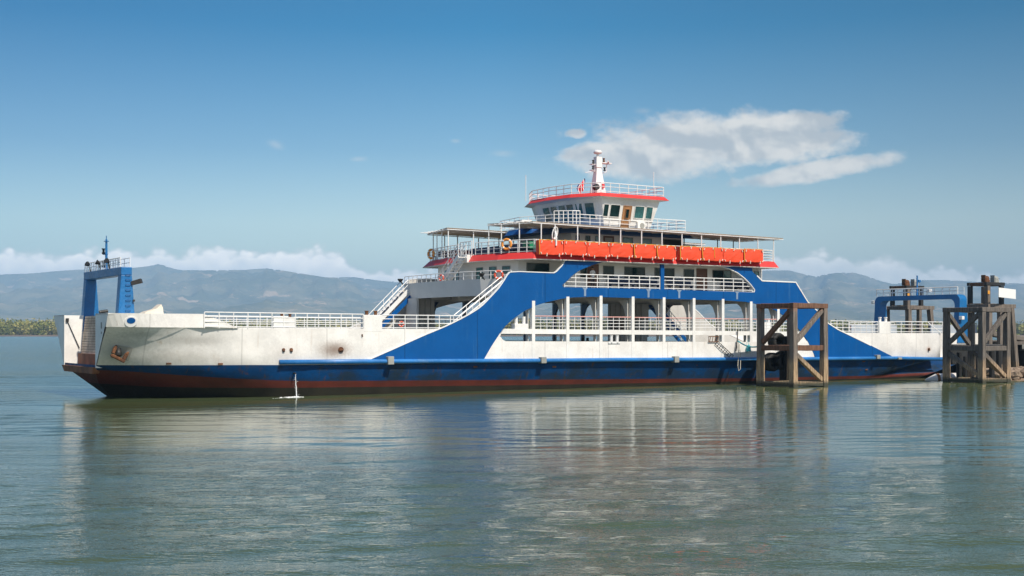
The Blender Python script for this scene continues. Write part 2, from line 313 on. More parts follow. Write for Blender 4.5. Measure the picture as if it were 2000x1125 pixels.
# ------------------------------------------------------------------ water, shore, hills
def build_water():
    m = bpy.data.materials.new('sea_water'); m.use_nodes = True; nt = m.node_tree; N = NM(nt); b = nt.nodes['Principled BSDF']
    g = node(nt, 'ShaderNodeNewGeometry'); p = g.outputs['Position']
    spw = node(nt, 'ShaderNodeSeparateXYZ'); nt.links.new(p, spw.inputs[0]); node_x, node_y = spw.outputs[0], spw.outputs[1]
    patch = N.noise(N.mapv(p, (.016, .045, 1)), 1., 4, .5, .5)
    c = N.mix(N.ss(patch, .35, .65), (.058, .078, .034), (.072, .094, .042))
    nt.links.new(c, b.inputs['Base Color'])
    b.inputs['IOR'].default_value = 1.40; nt.links.new(N.ss(N.m('ADD', N.m('SUBTRACT', node_y, N.m('MULTIPLY', node_x, .45)), N.m('MULTIPLY', N.m('SUBTRACT', patch, .5), 20.)), 55., 85., .035, .07), b.inputs['Roughness']); b.inputs['Specular IOR Level'].default_value = .5
    w1 = N.noise(N.mapv(p, (.10, .30, 1), rot=(0, 0, R(5))), 1., 2, .5, .3)
    w2 = N.noise(N.mapv(p, (.45, 1.3, 1), rot=(0, 0, R(-8))), 1., 3, .5, .4)
    w3 = N.noise(N.mapv(p, (1.7, 4.0, 1), rot=(0, 0, R(11))), 1., 3, .55, .3)
    w4 = N.noise(N.mapv(p, (5.5, 10., 1), rot=(0, 0, R(-14))), 1., 2, .55, .3)
    sp_ = node(nt, 'ShaderNodeSeparateXYZ'); nt.links.new(p, sp_.inputs[0])
    wob = N.m('MULTIPLY', N.m('SUBTRACT', N.noise(N.mapv(p, (.03, .06, 1)), 1., 3, .5, .5), .5), 26.)
    lee = N.ss(N.m('ADD', sp_.outputs[1], wob), 33., 52., 1., 0.)       # calm in the ferry's lee, choppy in open water
    lee = N.m('MAXIMUM', lee, N.ss(N.m('SUBTRACT', N.m('MULTIPLY_ADD', sp_.outputs[0], -1., wob), N.m('MULTIPLY', sp_.outputs[1], .36)), -6., 8.))
    lee = N.m('MAXIMUM', lee, N.ss(sp_.outputs[1], 110., 150.))
    calm = N.m('MULTIPLY', N.ss(patch, .34, .62, .5, 1.), N.m('MULTIPLY_ADD', lee, .78, .22))
    h = N.m('ADD', N.m('MULTIPLY', w1, N.m('MULTIPLY_ADD', lee, .10, .012)), N.m('MULTIPLY', N.m('ADD', N.m('ADD', N.m('MULTIPLY', w2, .035), N.m('MULTIPLY', w3, .040)), N.m('MULTIPLY', w4, .020)), calm))
    # steeper wave faces look back at the shore: the mean slope of the faces one sees grows with distance
    yc = N.m('MINIMUM', N.m('MAXIMUM', sp_.outputs[1], 30.), 115.); q_ = N.m('SUBTRACT', yc, 30.)
    til = N.m('ADD', N.m('ADD', N.m('MULTIPLY', q_, .004), N.m('MULTIPLY', N.m('MULTIPLY', q_, q_), .00044)), N.m('MULTIPLY', N.m('MAXIMUM', N.m('SUBTRACT', N.m('MINIMUM', sp_.outputs[1], 1400.), 115.), 0.), .080))
    h = N.m('ADD', h, til)
    bp = node(nt, 'ShaderNodeBump'); bp.inputs['Strength'].default_value = 1.; bp.inputs['Distance'].default_value = 1.
    nt.links.new(h, bp.inputs['Height']); nt.links.new(bp.outputs[0], b.inputs['Normal'])
    # the near water is a real wave surface, the far water a flat sheet round it
    rng = np.random.default_rng(11); x0, x1, y0, y1, st = -64., 76., 12., 132., .21
    xs = np.linspace(x0, x1, int((x1-x0)/st)); ys = np.linspace(y0, y1, int((y1-y0)/st)); gx, gy = np.meshgrid(xs, ys)
    z = np.zeros_like(gx); n_ = 56; SIG = .042
    for k in range(n_):
        lam = math.exp(rng.uniform(math.log(.75), math.log(5.5))); kk = 2*math.pi/lam
        a = math.pi/2+rng.normal()*.42; amp = math.sqrt(2/n_)*SIG/kk*(1.15 if lam < 2 else .85)
        z += amp*np.sin(kk*(gx*math.cos(a)+gy*math.sin(a))+rng.uniform(0, 6.28)+.8*np.sin(gx*rng.uniform(.05, .2)+gy*rng.uniform(.03, .1)+rng.uniform(0, 6)))
    pat = np.zeros_like(gx)
    for k in range(14): pat += np.sin(gx*rng.normal()*.09+gy*rng.normal()*.17+rng.uniform(0, 6.28))
    pat = 1/(1+np.exp(-pat*.75)); wb = (pat-.5)*16
    def sst(v, a, b): q = np.clip((v-a)/(b-a), 0, 1); return q*q*(3-2*q)
    lee = np.maximum(1-sst(gy+wb, 33, 52), sst(-gx-.36*gy+wb, -6, 8)); z *= (.40+.95*pat)*(.56+.78*lee)
    fade = np.clip(np.minimum(np.minimum(gx-x0, x1-gx)/5, np.minimum(gy-y0, y1-gy)/5), 0, 1); z *= fade
    nx, ny = len(xs), len(ys); co = np.stack([gx, gy, z], -1).reshape(-1, 3)
    out_ = np.array([(-16000, -600, 0), (16000, -600, 0), (16000, 13500, 0), (-16000, 13500, 0)], float)
    idx = np.arange(nx*ny).reshape(ny, nx); q = np.stack([idx[:-1, :-1], idx[:-1, 1:], idx[1:, 1:], idx[1:, :-1]], -1).reshape(-1, 4)
    b0 = nx*ny; c = (idx[0, 0], idx[0, -1], idx[-1, -1], idx[-1, 0])
    q = np.concatenate([q, [(b0, b0+1, c[1], c[0]), (b0+1, b0+2, c[2], c[1]), (b0+2, b0+3, c[3], c[2]), (b0+3, b0, c[0], c[3])]])
    me = bpy.data.meshes.new('water'); me.vertices.add(b0+4); me.vertices.foreach_set('co', np.concatenate([co, out_]).ravel())
    me.loops.add(q.size); me.loops.foreach_set('vertex_index', q.ravel().astype(np.int32)); me.polygons.add(len(q)); me.polygons.foreach_set('loop_start', np.arange(0, q.size, 4, dtype=np.int32))
    me.update(calc_edges=True); me.polygons.foreach_set('use_smooth', np.ones(len(q), bool)); me.materials.append(m)
    o = bpy.data.objects.new('water', me); COL.objects.link(o); tag(o, kind='structure')
build_water()

SKY = [(-900, 560), (-500, 548), (-200, 540), (0, 535), (60, 533), (130, 527), (175, 525), (262, 522), (290, 519), (311, 514), (330, 521), (347, 526), (400, 527), (480, 526), (520, 523), (545, 526), (600, 535), (640, 541), (690, 540), (740, 547), (800, 552), (900, 560), (1050, 566), (1200, 556), (1350, 540), (1450, 528), (1540, 527), (1590, 539), (1630, 532), (1665, 531), (1690, 537), (1720, 548), (1745, 554), (1790, 546), (1850, 546), (1900, 549), (2000, 553), (2300, 545), (2800, 560), (3300, 575)]
def build_hills():
    m = bpy.data.materials.new('hill_scrub'); m.use_nodes = True; nt = m.node_tree; N = NM(nt); b = nt.nodes['Principled BSDF']
    g = node(nt, 'ShaderNodeNewGeometry'); p = N.mapv(g.outputs['Position'], (.001, .001, .0025))
    c = N.mix(N.ss(N.noise(p, 2.2, 7, .65), .42, .6), (.10, .115, .075), (.19, .18, .115))
    c = N.mix(N.ss(N.noise(p, 3.6, 8, .7, 1.), .56, .66), c, (.42, .32, .22))
    c = N.mix(N.ss(N.noise(p, 13, 4, .7), .68, .74), c, (.5, .42, .33))
    nt.links.new(c, b.inputs['Base Color']); b.inputs['Roughness'].default_value = .95; b.inputs['Specular IOR Level'].default_value = .1
    bh = node(nt, 'ShaderNodeBump'); bh.inputs['Strength'].default_value = .9; bh.inputs['Distance'].default_value = 60.; nt.links.new(N.noise(N.mapv(g.outputs['Position'], (.0032, .0022, .004)), 1., 7, .6, .6), bh.inputs['Height']); nt.links.new(bh.outputs[0], b.inputs['Normal'])
    nc, nr = 640, 120; r = np.linspace(5200, 13000, nr); px = np.linspace(-900, 3300, nc)
    sky = np.interp(px, [a for a, _ in SKY], [649-b for _, b in SKY])/2500
    hh = np.zeros((nc, nr))
    for i in range(nc):
        k = (px[i]-1000)/2500
        for j in range(nr):
            x, y = k*r[j], r[j]; q = j/(nr-1)
            prof = min(1, q/.86)**1.15 if q < .9 else 1-(q-.9)*3
            n = noise.fractal(Vector((x*.00042, y*.00042, 3.1)), .9, 2.1, 7)
            rg = 1-abs(noise.fractal(Vector((x*.0007, y*.0005, 8.2)), 1., 2.2, 6))
            r2 = 1-abs(noise.fractal(Vector((x*.0021+4, y*.0011, 1.7)), .9, 2.1, 4))*1.6
            hh[i, j] = max(0., prof*(.42+.34*rg+.24*n+.30*r2*(1-.55*q))) if j else -.02
    ang = hh/r[None, :]
    raw = ang.max(1); sc = sky/np.maximum(raw, 1e-9)
    zs = hh*sc[:, None]; zs[:, 0] = -5
    global HILLTOP; HILLTOP = float(zs.max())
    v = [((px[i]-1000)/2500*r[j], r[j], zs[i, j]) for i in range(nc) for j in range(nr)]
    f = [(i*nr+j, (i+1)*nr+j, (i+1)*nr+j+1, i*nr+j+1) for i in range(nc-1) for j in range(nr-1)]
    mb = MB(); mb.add(v, f); o = mb.build('hills', m, smooth=True); tag(o, kind='structure')
build_hills()

def build_shore():
    mud = mat('mud_bank', (.16, .115, .085), .9, var=.3, scale=.05)
    mb = MB(); n = 60; v = []
    for i in range(n+1):
        x = -1000+2100*i/n; w = 22*noise.noise(Vector((i*.3, 0, 0)))
        v += [(x, 1340+w, -.4), (x, 1375+w, .5), (x, 1450+w, 1.6), (x, 3400, 3.), (x, 3600, -2)]
    f = [(i*5+j, (i+1)*5+j, (i+1)*5+j+1, i*5+j+1) for i in range(n) for j in range(4)]
    mb.add(v, f); tag(mb.build('shore', mud), kind='structure')
    lf = bpy.data.materials.new('mangrove_leaf'); lf.use_nodes = True; nt = lf.node_tree; N = NM(nt); b = nt.nodes['Principled BSDF']
    g = node(nt, 'ShaderNodeNewGeometry')
    c = N.mix(N.ss(N.noise(N.mapv(g.outputs['Position'], (.06, .06, .06)), 1., 3), .4, .6), (.16, .175, .03), (.34, .30, .09))
    c = N.mix(N.ss(g.outputs['Random Per Island'], .55, 1., 0., .6), c, (.08, .11, .025))
    nt.links.new(c, b.inputs['Base Color']); b.inputs['Roughness'].default_value = .8; b.inputs['Specular IOR Level'].default_value = .2
    rnd = np.random.default_rng(3); vs = []; fs = []
    for row in range(6):
        x = -950.
        while x < 1080:
            vis = -720 < x < 720
            w = rnd.uniform(6, 13); h = (14.0+row*1.1+rnd.uniform(-1.5, 1.5))*(1+.10*math.sin(x*.02)+.08*math.sin(x*.051+2)); y = 1440+row*11+rnd.uniform(-5, 5)
            h *= .86 if x > 280 else 1.
            for _ in range(95 if vis else 26):
                d = rnd.normal(size=3); d /= np.linalg.norm(d); rr = rnd.uniform(.55, 1.05)
                zc = h*.52; cx = x+d[0]*w*.62*rr; cy = y+d[1]*w*.6*rr; cz = zc+d[2]*h*.50*rr+rnd.normal()*.5
                cz = max(1.6, cz); s = rnd.uniform(.6, 1.6)
                a = rnd.normal(size=3); a /= np.linalg.norm(a); e = np.cross(a, rnd.normal(size=3)); e /= np.linalg.norm(e)
                c0 = np.array((cx, cy, cz)); k = len(vs)
                vs += [tuple(c0-a*s), tuple(c0+e*s*.8), tuple(c0+a*s), tuple(c0-e*s*.8)]; fs.append((k, k+1, k+2, k+3))
            x += w*rnd.uniform(.55, .85)
    me = bpy.data.meshes.new('mangrove_wood'); me.from_pydata(vs, [], fs); me.materials.append(lf)
    o = bpy.data.objects.new('mangrove_wood', me); COL.objects.link(o)
    tag(o, 'low green mangrove wood along the far shore', 'trees', kind='stuff')
build_shore()

# ------------------------------------------------------------------ the ferry
B = 16.
S = empty('car_ferry', W(0, 0, 0), THETA)
tag(S, 'large white and blue car ferry with red roof bands moored at the dock', 'ferry')
def part(mb, name, mats, parent=None, **kw): return mb.build(name, mats, parent or S, **kw)
def mir(y): return B-y
def lerp(a, b, k): return a+(b-a)*k
def pl(pts, t): return float(np.interp(t, [p[0] for p in pts], [p[1] for p in pts]))
TB = -30.1; ZTOP = 5.68
def o_near(t, z):
    """inward offset of the hull side from the flat ship side"""
    u = min(1, max(0, (t-TB)/12.))
    k = (1-u)**2
    base = max(0, 2.25-z)*.40
    of = .8+3.0*(ZTOP-z)/(ZTOP-2.1) if z > 2.1 else 3.8+(2.1-z)/2.1*4.0
    if z > 4.75: of = .8+.5*max(0, 1-3*u)*(ZTOP-z)/.93
    if z < 2.1: u2 = min(1, max(0, (t-TB-(2.1-z)*.95)/13.)); k = (1-u2)**2.4
    o = base+min(7.9, of)*k
    if t > 49.4: q = min(1, (t-49.4)/1.6); o = max(o, base+2.6*q)
    return min(7.95, o)
def tf(z): return TB+.05 if z > 1.75 else TB+.05+(1.75-z)*1.12
def te(z): return float(np.interp(z, [-1.2, 0, .9, 1.5, 2.0, 6], [43, 46.8, 50.5, 55, 58.5, 58.5]))
ZR = [(-31, 2.02), (-28, 1.86), (-24, 1.50), (-21, 1.29), (-17.5, 1.08), (2.8, .78), (24.7, .46), (40, .40), (60, .8)]
ZB = [(-31, 1.1), (-26, .75), (-17.5, .62), (2.8, .36), (24.7, .2), (40, .15), (60, .5)]
ZW = [(-31, 2.30), (-19, 2.24), (-18.9, 2.22), (24, 2.08), (60, 1.95)]
ZK = [(-31, 4.80), (-21, 4.73), (0, 4.68), (40, 4.38), (60, 4.36)]
def build_hull():
    ts = [0, .004, .01, .02, .035, .055, .08, .105, .13, .16, .19, .23, .28, .34, .42, .5, .58, .66, .74, .80, .84, .868, .889, .8995, .906, .912, .918, .94, .97, 1.]
    CUT0, CUT1 = P(976, 655)[0]-.02, 31.2
    ts = sorted(ts+[(c-tf(4))/(te(4)-tf(4)) for c in (CUT0, CUT1)])
    levels = [(-1.3, 0), (-.4, 0), (ZB, 2), (ZR, 1), (ZW, 3), (3.1, 3), (3.9, 3), (ZK, 3)]   # material used for the row above: weed, weed, red, blue, white..
    rowmat = [3, 3, 2, 1, 0, 0, 0]
    near = []; far = []
    for lv, _ in levels:
        rn, rf = [], []
        z0 = lv if not isinstance(lv, list) else None
        for s_ in ts:
            zz = z0 if z0 is not None else 1.
            t = 0
            for _ in range(4):
                t = lerp(tf(zz), te(zz), s_); zz = z0 if z0 is not None else pl(lv, t)
            if zz < -.2: t = lerp(tf(zz), te(zz), s_)
            o = o_near(t, zz); rn.append((t, o, zz)); rf.append((t, mir(o), zz))
        near.append(rn); far.append(rf)
    tq = [lerp(tf(4), te(4), q) for q in ts]
    mb = MB(); n = len(ts)
    for rows, flip in ((near, 0), (far, 1)):
        vs = [p for r in rows for p in r]
        for i in range(len(rows)-1):
            mb.add([], [], 0)
            fs = [(i*n+j, i*n+j+1, (i+1)*n+j+1, (i+1)*n+j) for j in range(n-1) if not (rowmat[i] == 0 and CUT0-.01 < tq[j] < CUT1-.01)]
            base = len(mb.v) if i == 0 else base
            if i == 0: mb.v += vs
            mb.f += [tuple(base+k for k in f) for f in fs]; mb.mi += [rowmat[i]]*len(fs)
    for col in (0, n-1):                       # bow rake and stern closing faces
        for i in range(len(levels)-1):
            if col == 0 and i >= 4: continue
            a, b_, c, d = near[i][col], far[i][col], far[i+1][col], near[i+1][col]
            mb.add([a, b_, c, d], [(0, 1, 2, 3)], rowmat[i])
    return part(mb, 'hull', [white, bluelow, redboot, weed])
hull = build_hull()
for p in hull.data.polygons: p.use_smooth = True

# bow: side panels of the ramp opening, bulwark, ramp and sill
for sy in (lambda y: y, mir):
    mb = MB()
    mb.add([(TB, sy(.8), ZTOP), (TB, sy(3.8), ZTOP), (TB, sy(3.8), 2.12), (TB, sy(.8+3.0*.33), ZTOP-1.2)], [(0, 1, 2, 3)])
    mb.hexa([(TB, sy(3.72), 2.1), (-24, sy(3.72), 2.1), (-24, sy(3.72), 5.66), (TB+.01, sy(3.72), 5.66)], [(TB, sy(3.82), 2.1), (-24, sy(3.82), 2.1), (-24, sy(3.82), 5.66), (TB+.01, sy(3.82), 5.66)])
    part(mb, 'bow_wing', cream)
mb = MB(); prev = None                     # bulwark above the knuckle, sloping down to the rail
bw = [(TB+(-24.05-TB)*q/16, ZTOP-.02*q/16) for q in range(16)]+[(-24.05, 5.66), (-23.2, 5.35), (-22.3, 4.98), (-21.69, 4.74)]
for sy in (lambda y: y, mir):
    mb = MB()
    for k in range(len(bw)-1):
        q = []
        for th in (0, .14):
            (ta, za), (tb, zb) = bw[k], bw[k+1]; ka, kb = pl(ZK, ta), pl(ZK, tb)
            q.append([(ta, sy(o_near(ta, 4.76)*(.985)+th-.01), ka), (tb, sy(o_near(tb, 4.76)*.985+th-.01), kb), (tb, sy(o_near(tb, zb) + th-.01), zb), (ta, sy(o_near(ta, za)+th-.01), za)])
        mb.hexa(*q)
    mb.hexa([(TB, sy(.8), 5.60), (-24, sy(.25), 5.60), (-24, sy(3.8), 5.60), (TB, sy(3.8), 5.60)], [(TB, sy(.8), 5.66), (-24, sy(.25), 5.66), (-24, sy(3.8), 5.66), (TB, sy(3.8), 5.66)])
    part(mb, 'bow_bulwark', white)
mb = MB()
for k in range(15):
    z0 = 2.9+k*.182; mb.hexa([(-28.95+k*.02, 3.9, z0), (-28.95+k*.02, 12.1, z0), (-28.93+k*.02, 12.1, z0+.155), (-28.93+k*.02, 3.9, z0+.155)], [(-28.75+k*.02, 3.9, z0), (-28.75+k*.02, 12.1, z0), (-28.73+k*.02, 12.1, z0+.155), (-28.73+k*.02, 3.9, z0+.155)])
rampo = part(mb, 'bow_ramp', plank)
mb = MB(); mb.box(-28.45, -28.35, 3.85, 12.15, 2.6, 5.62); part(mb, 'ramp_backing', rustplate, rampo)
mb = MB(); mb.box(-29.15, -28.55, 3.85, 12.15, 2.12, 2.95); part(mb, 'ramp_foot', rustplate, rampo)
mb = MB(); mb.hexa([(TB-.10, 4.2, 1.70), (-28.5, 5.6, 1.70), (-28.5, 10.4, 1.70), (TB-.10, 11.8, 1.70)], [(TB-.16, 3.8, 2.14), (-28.5, 4.6, 2.14), (-28.5, 11.4, 2.14), (TB-.16, 12.2, 2.14)])
part(mb, 'bow_sill', rustplate)
mb = MB()
mb.tube([(-29.95, 12.13, 5.4), (-29.05, 12.1, 3.3)], .03); mb.box(-30.0, -29.8, 12.04, 12.14, 5.2, 5.45)
part(mb, 'ramp_stay', steel)
mb = MB(); mb.box(TB-.03, TB, 2.2, 2.4, 4.7, 5.1); mb.box(TB-.03, TB, 2.24, 2.36, 4.35, 4.5); part(mb, 'draught_plate', greym)
def ob_near(t, z): k = pl(ZK, t); return lerp(o_near(t, 4.76)*.985-.01, o_near(t, ZTOP)-.01, (z-k)/(ZTOP-k))
# emblem: blue disc in a white oval
ec = P(262, 628.5); mb = MB()
for rx, rz, th, mi in ((.38, .34, .03, 0), (.26, .19, .05, 1)):
    oo = o_near(ec[0], ec[1]); lo = [(ec[0]+rx*math.cos(a*.2618), ec[1]+(.08 if mi else 0)+rz*math.sin(a*.2618)) for a in range(24)]
    mb.plate([lo], lambda a, b: (a, ob_near(a, b)-.03-th, b), lambda a, b: (a, ob_near(a, b)+.05, b), mi)
part(mb, 'hull_emblem', [trimw, blue])

# rub rail along the side with fender boxes
def bsp(pts): return [P(*p) for p in pts]
RUB = bsp([(545, 707.3), (710, 706), (1050, 704.3), (1200, 702.8), (1470, 701.3), (1620, 700.5), (1750, 699.3), (1838, 701.3)])
for sy in (lambda y: y, mir):
    mb = MB(); mb.tube([(t, sy(-.10), z) for t, z in RUB], .17, 10); part(mb, 'rub_rail', rail_blue, smooth=True)
for x0, x1, yy0, yy1 in ((752, 766, 696, 712), (1051, 1063, 697, 709.5), (1311, 1321.5, 695.5, 708), (1706, 1714, 693, 701), (1748, 1756, 698, 702)):
    a, b_ = P(x0, yy1), P(x1, yy0); mb = MB(); mb.box(a[0]+.05, b_[0]-.05, -.42, .1, a[1], b_[1]); part(mb, 'fender_box', greym, bevel=.03)
for px, py, r in ((553.5, 683, .11), (568.5, 683, .12), (665.5, 683, .20), (707, 654, .05), (1814, 682, .12)):
    t, z = P(px, py); o = o_near(t, z); mb = MB(); mb.tube([(t, o-.07, z), (t, o+.1, z)], r, 10); mb.tube([(t, o-.10, z-.12), (t, o-.02, z+.0)], r*.8, 8)
    part(mb, 'scupper', rust)
t, z = P(577, 729); mb = MB(); mb.tube([(t, o_near(t, z)-.25, z), (t, o_near(t, z)+.2, z)], .06); part(mb, 'outlet_pipe', steel)
for px, py in ((344, 711), (436, 711), (1085, 716), (1690, 706), (1700, 722), (930, 716)):
    t, z = P(px, py); o = o_near(t, z); mb = MB(); mb.box(t-.16, t+.16, o-.05, o+.05, z-.06, z+.05); part(mb, 'rust_lug', rust)

# main deck and side plating
mb = MB()
deckpoly = [(-28.5, 4), (-24, 3), (-20, .8), (0, .2), (49, .2), (51, 3), (58, 3.2), (58, 12.8), (51, 13), (49, 15.8), (0, 15.8), (-20, 15.2), (-24, 13), (-28.5, 12)]
mb.slab(deckpoly, 2.30, 2.42); part(mb, 'car_deck', deckm)

BLUE = bsp([(720, 702.5), (764.5, 683), (825, 656), (868, 638), (884, 630.5), (900, 622.5), (913, 615.5), (924, 609), (934.6, 602), (942, 596), (950, 588), (958, 579.5), (966, 571), (974, 562), (980, 553.5), (985.5, 545), (990, 537.5), (995.3, 531.3), (1013, 530.3), (1060, 532), (1081.6, 532.8), (1086.5, 530), (1090.4, 525.6), (1096, 520), (1100, 514.4), (1102, 510), (1103, 505.5), (1150, 507), (1193, 508.8), (1180, 511), (1168.8, 514.2), (1159, 517), (1151, 520), (1143, 523.2), (1135, 526.6), (1128, 530.5), (1122.4, 534.4), (1115, 540.5), (1109.6, 546.4), (1103, 552), (1098, 557), (1100, 560.8), (1292, 565), (1472, 571), (1473.6, 566.4), (1465.6, 555.6), (1454.4, 544), (1440, 532.8), (1424, 525), (1408, 520.6), (1394, 518.4), (1402, 519), (1468.8, 521.2), (1469, 530.4), (1478, 538.5), (1488, 548.4), (1553.6, 551.2), (1577, 589.5), (1594.5, 606), (1617, 631.3), (1636, 643.5), (1655, 652.6), (1700, 674.5), (1741, 695.3), (1741, 699.6), (1593, 700.6), (1592, 697), (1577, 666), (1567, 652), (1555, 637), (1540, 623), (1524, 612), (1514, 606), (1504.5, 602), (1489, 597.5), (1473.8, 592.9), (1454, 589.3), (1411, 586.4), (1352.6, 585), (1260, 583), (1200, 581), (1155.6, 579.6), (1116.5, 581), (1097, 583.5), (1067.6, 590), (1046, 597), (1024.5, 607), (1003, 622), (985.4, 638), (976.6, 650), (960, 675.4), (944.4, 702.5), (944.4, 705), (720, 706)])
for nm, sgn in (('near', 1), ('far', -1)):
    sy = (lambda y: y) if sgn == 1 else mir
    mb = MB(); mb.plate([BLUE], lambda a, b: (a, sy(-.03), b), lambda a, b: (a, sy(.045), b), 0)
    side = part(mb, 'side_plate', [blue])
    mb = MB(); mb.plate([BLUE], lambda a, b: (a, sy(.05), b), lambda a, b: (a, sy(.09), b), 0)
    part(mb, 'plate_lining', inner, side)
    mb = MB()
    def strip(pts, w, d0=-.06, d1=.12):
        for a, b_ in zip(pts[:-1], pts[1:]):
            mb.beam((a[0], sy((d0+d1)/2), a[1]), (b_[0], sy((d0+d1)/2), b_[1]), d1-d0, w, 0, up=(0, 0, 1))
    strip(BLUE[0:27], .065); part(mb, 'plate_edge', trimw, side)
    mb = MB(); strip(BLUE[43:51], .06); part(mb, 'plate_edge', trimw, side)
    mb = MB(); strip(BLUE[54:63], .10); part(mb, 'plate_edge', trimw, side)
# mid post of the promenade opening and weld stubs
for sy in (lambda y: y, mir):
    a, b_ = P(1290.5, 567), P(1297.2, 512); mb = MB(); mb.box(a[0], b_[0], sy(-.02), sy(.14), a[1], b_[1]+.1); part(mb, 'promenade_post', blue)
for px in (1142, 1266, 1326, 1439):
    a = P(px, 583-(1300-px)*.02); mb = MB(); w = .10
    mb.hexa([(a[0]-w, -.05, a[1]+.05), (a[0]+w, -.05, a[1]+.05), (a[0]+w, -.02, a[1]+.05), (a[0]-w, -.02, a[1]+.05)], [(a[0]-w*1.0, -.05, a[1]+.55), (a[0]+w*1.0, -.05, a[1]+.55), (a[0]+w, -.02, a[1]+.55), (a[0]-w, -.02, a[1]+.55)])
    mb.hexa([(a[0]-w, -.05, a[1]+.55), (a[0]+w, -.05, a[1]+.55), (a[0]+w, -.02, a[1]+.55), (a[0]-w, -.02, a[1]+.55)], [(a[0]-.28, -.05, a[1]+.74), (a[0]+.28, -.05, a[1]+.74), (a[0]+.28, -.02, a[1]+.74), (a[0]-.28, -.02, a[1]+.74)])
    part(mb, 'weld_bracket', mat('scuffed_blue', (.22, .30, .42), .5) if 'scuffed_blue' not in MATS else MATS['scuffed_blue'])
# white lower side with the freeing ports, beam above it, columns
colt = [1.95+3.22*k for k in range(10)]
TW0, TW1 = P(946, 690)[0], P(1592, 690)[0]
def zport(t): return pl([(-2, 3.78), (26, 3.63), (40, 3.5)], t)
for sy in (lambda y: y, mir):
    mb = MB()
    low = [(TW0, 2.2), (TW1, 2.0), (TW1+.1, zport(TW1)), (P(1008, 660)[0], zport(0)), (P(985, 667)[0], zport(-.6)), (P(979, 663)[0], zport(-.6)+.2), (P(976, 655)[0], 4.2), (P(978, 651)[0], 4.32), (P(976.8, 649.8)[0], 4.42)]
    low = [(TW0-.3, 2.2), (TW1, 2.0), (TW1-.6, zport(TW1)), (P(988, 660)[0], zport(-.6)), (P(982.5, 667)[0], zport(-.6)+.1), (P(977.5, 663)[0], zport(-.6)+.35), (P(976.3, 655)[0], 4.12), (P(979, 651)[0], 4.34), (P(974, 651)[0], 4.36), (P(958, 675)[0], 3.4)]
    mb.plate([low], lambda a, b: (a, sy(-.005), b), lambda a, b: (a, sy(.05), b))
    part(mb, 'side_wall', white)
    mb = MB(); t0, t1 = P(978, 650)[0], P(1560, 650)[0]
    mb.hexa([(t0, sy(-.01), 4.34), (t0, sy(.16), 4.34), (t0+.3, sy(.16), 4.72), (t0+.3, sy(-.01), 4.72)], [(t1, sy(-.01), 4.16), (t1, sy(.16), 4.16), (t1, sy(.16), 4.50), (t1, sy(-.01), 4.50)])
    part(mb, 'side_beam', cream)
    for k, ct in enumerate(colt[:9]):
        zt = 7.3 if 2 < k < 8 else (7.0 if k < 3 else 7.2)
        zt = pl([(0, 6.4), (1.95, 6.75), (5.2, 7.12), (8, 7.24), (22, 7.16), (25, 6.95), (27.7, 6.5), (31, 5.6), (36, 4.6)], ct)
        mb = MB(); mb.box(ct-.145, ct+.145, sy(-.04), sy(.32), zport(ct)-1.35, zt+.12); cobj = part(mb, 'column', cream, bevel=.02)
        if k < 9:
            kn = [(0.36, 5.6), (.52, 6.2), (.85, 6.75), (1.5, 7.15), (2.2, 7.3), (2.2, 7.7), (.36, 7.7)] if zt > 6.6 else [(.36, 5.0), (.5, 5.8), (.8, 6.4), (1.4, 6.9), (2.2, 7.3), (2.2, 7.7), (.36, 7.7)]
            mb = MB(); mb.plate([[(a, b) for a, b in kn]], lambda a, b: (ct-.03, sy(a), b), lambda a, b: (ct+.03, sy(a), b))
            part(mb, 'knee_bracket', inner, cobj)
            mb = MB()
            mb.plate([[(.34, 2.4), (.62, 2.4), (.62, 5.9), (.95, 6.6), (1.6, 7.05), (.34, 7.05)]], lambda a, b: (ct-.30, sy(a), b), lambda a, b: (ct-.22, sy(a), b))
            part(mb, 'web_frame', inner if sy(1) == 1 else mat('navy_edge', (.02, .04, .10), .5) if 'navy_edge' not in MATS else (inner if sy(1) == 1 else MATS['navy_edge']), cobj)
# deck head beams under the passenger deck
mb = MB()
for ct in colt[:9]: mb.box(ct-.06, ct+.06, .4, 15.6, 7.05, 7.6)
for yy0 in (3.5, 8, 12.5): mb.box(0, 31, yy0-.08, yy0+.08, 7.2, 7.6)
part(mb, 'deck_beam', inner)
# casing panels and stairs down in the car deck (far side)
mb = MB(); mb.box(-1.5, 1.2, 14.2, 14.4, 2.4, 7.3); mb.box(-1.5, -1.3, 12.4, 14.4, 2.4, 7.3)
for k in range(5): mb.box(-1.4+k*.55, -1.33+k*.55, 14.1, 14.2, 2.5, 7.2)
part(mb, 'stair_casing', inner)
mb = MB(); mb.box(19.5, 24, 13.6, 13.8, 2.4, 7.3); mb.box(24, 24.15, 13.6, 15.4, 4, 7.3)
for k in range(7): mb.box(19.6+k*.6, 19.68+k*.6, 13.5, 13.6, 2.5, 7.2)
part(mb, 'stair_casing', inner)

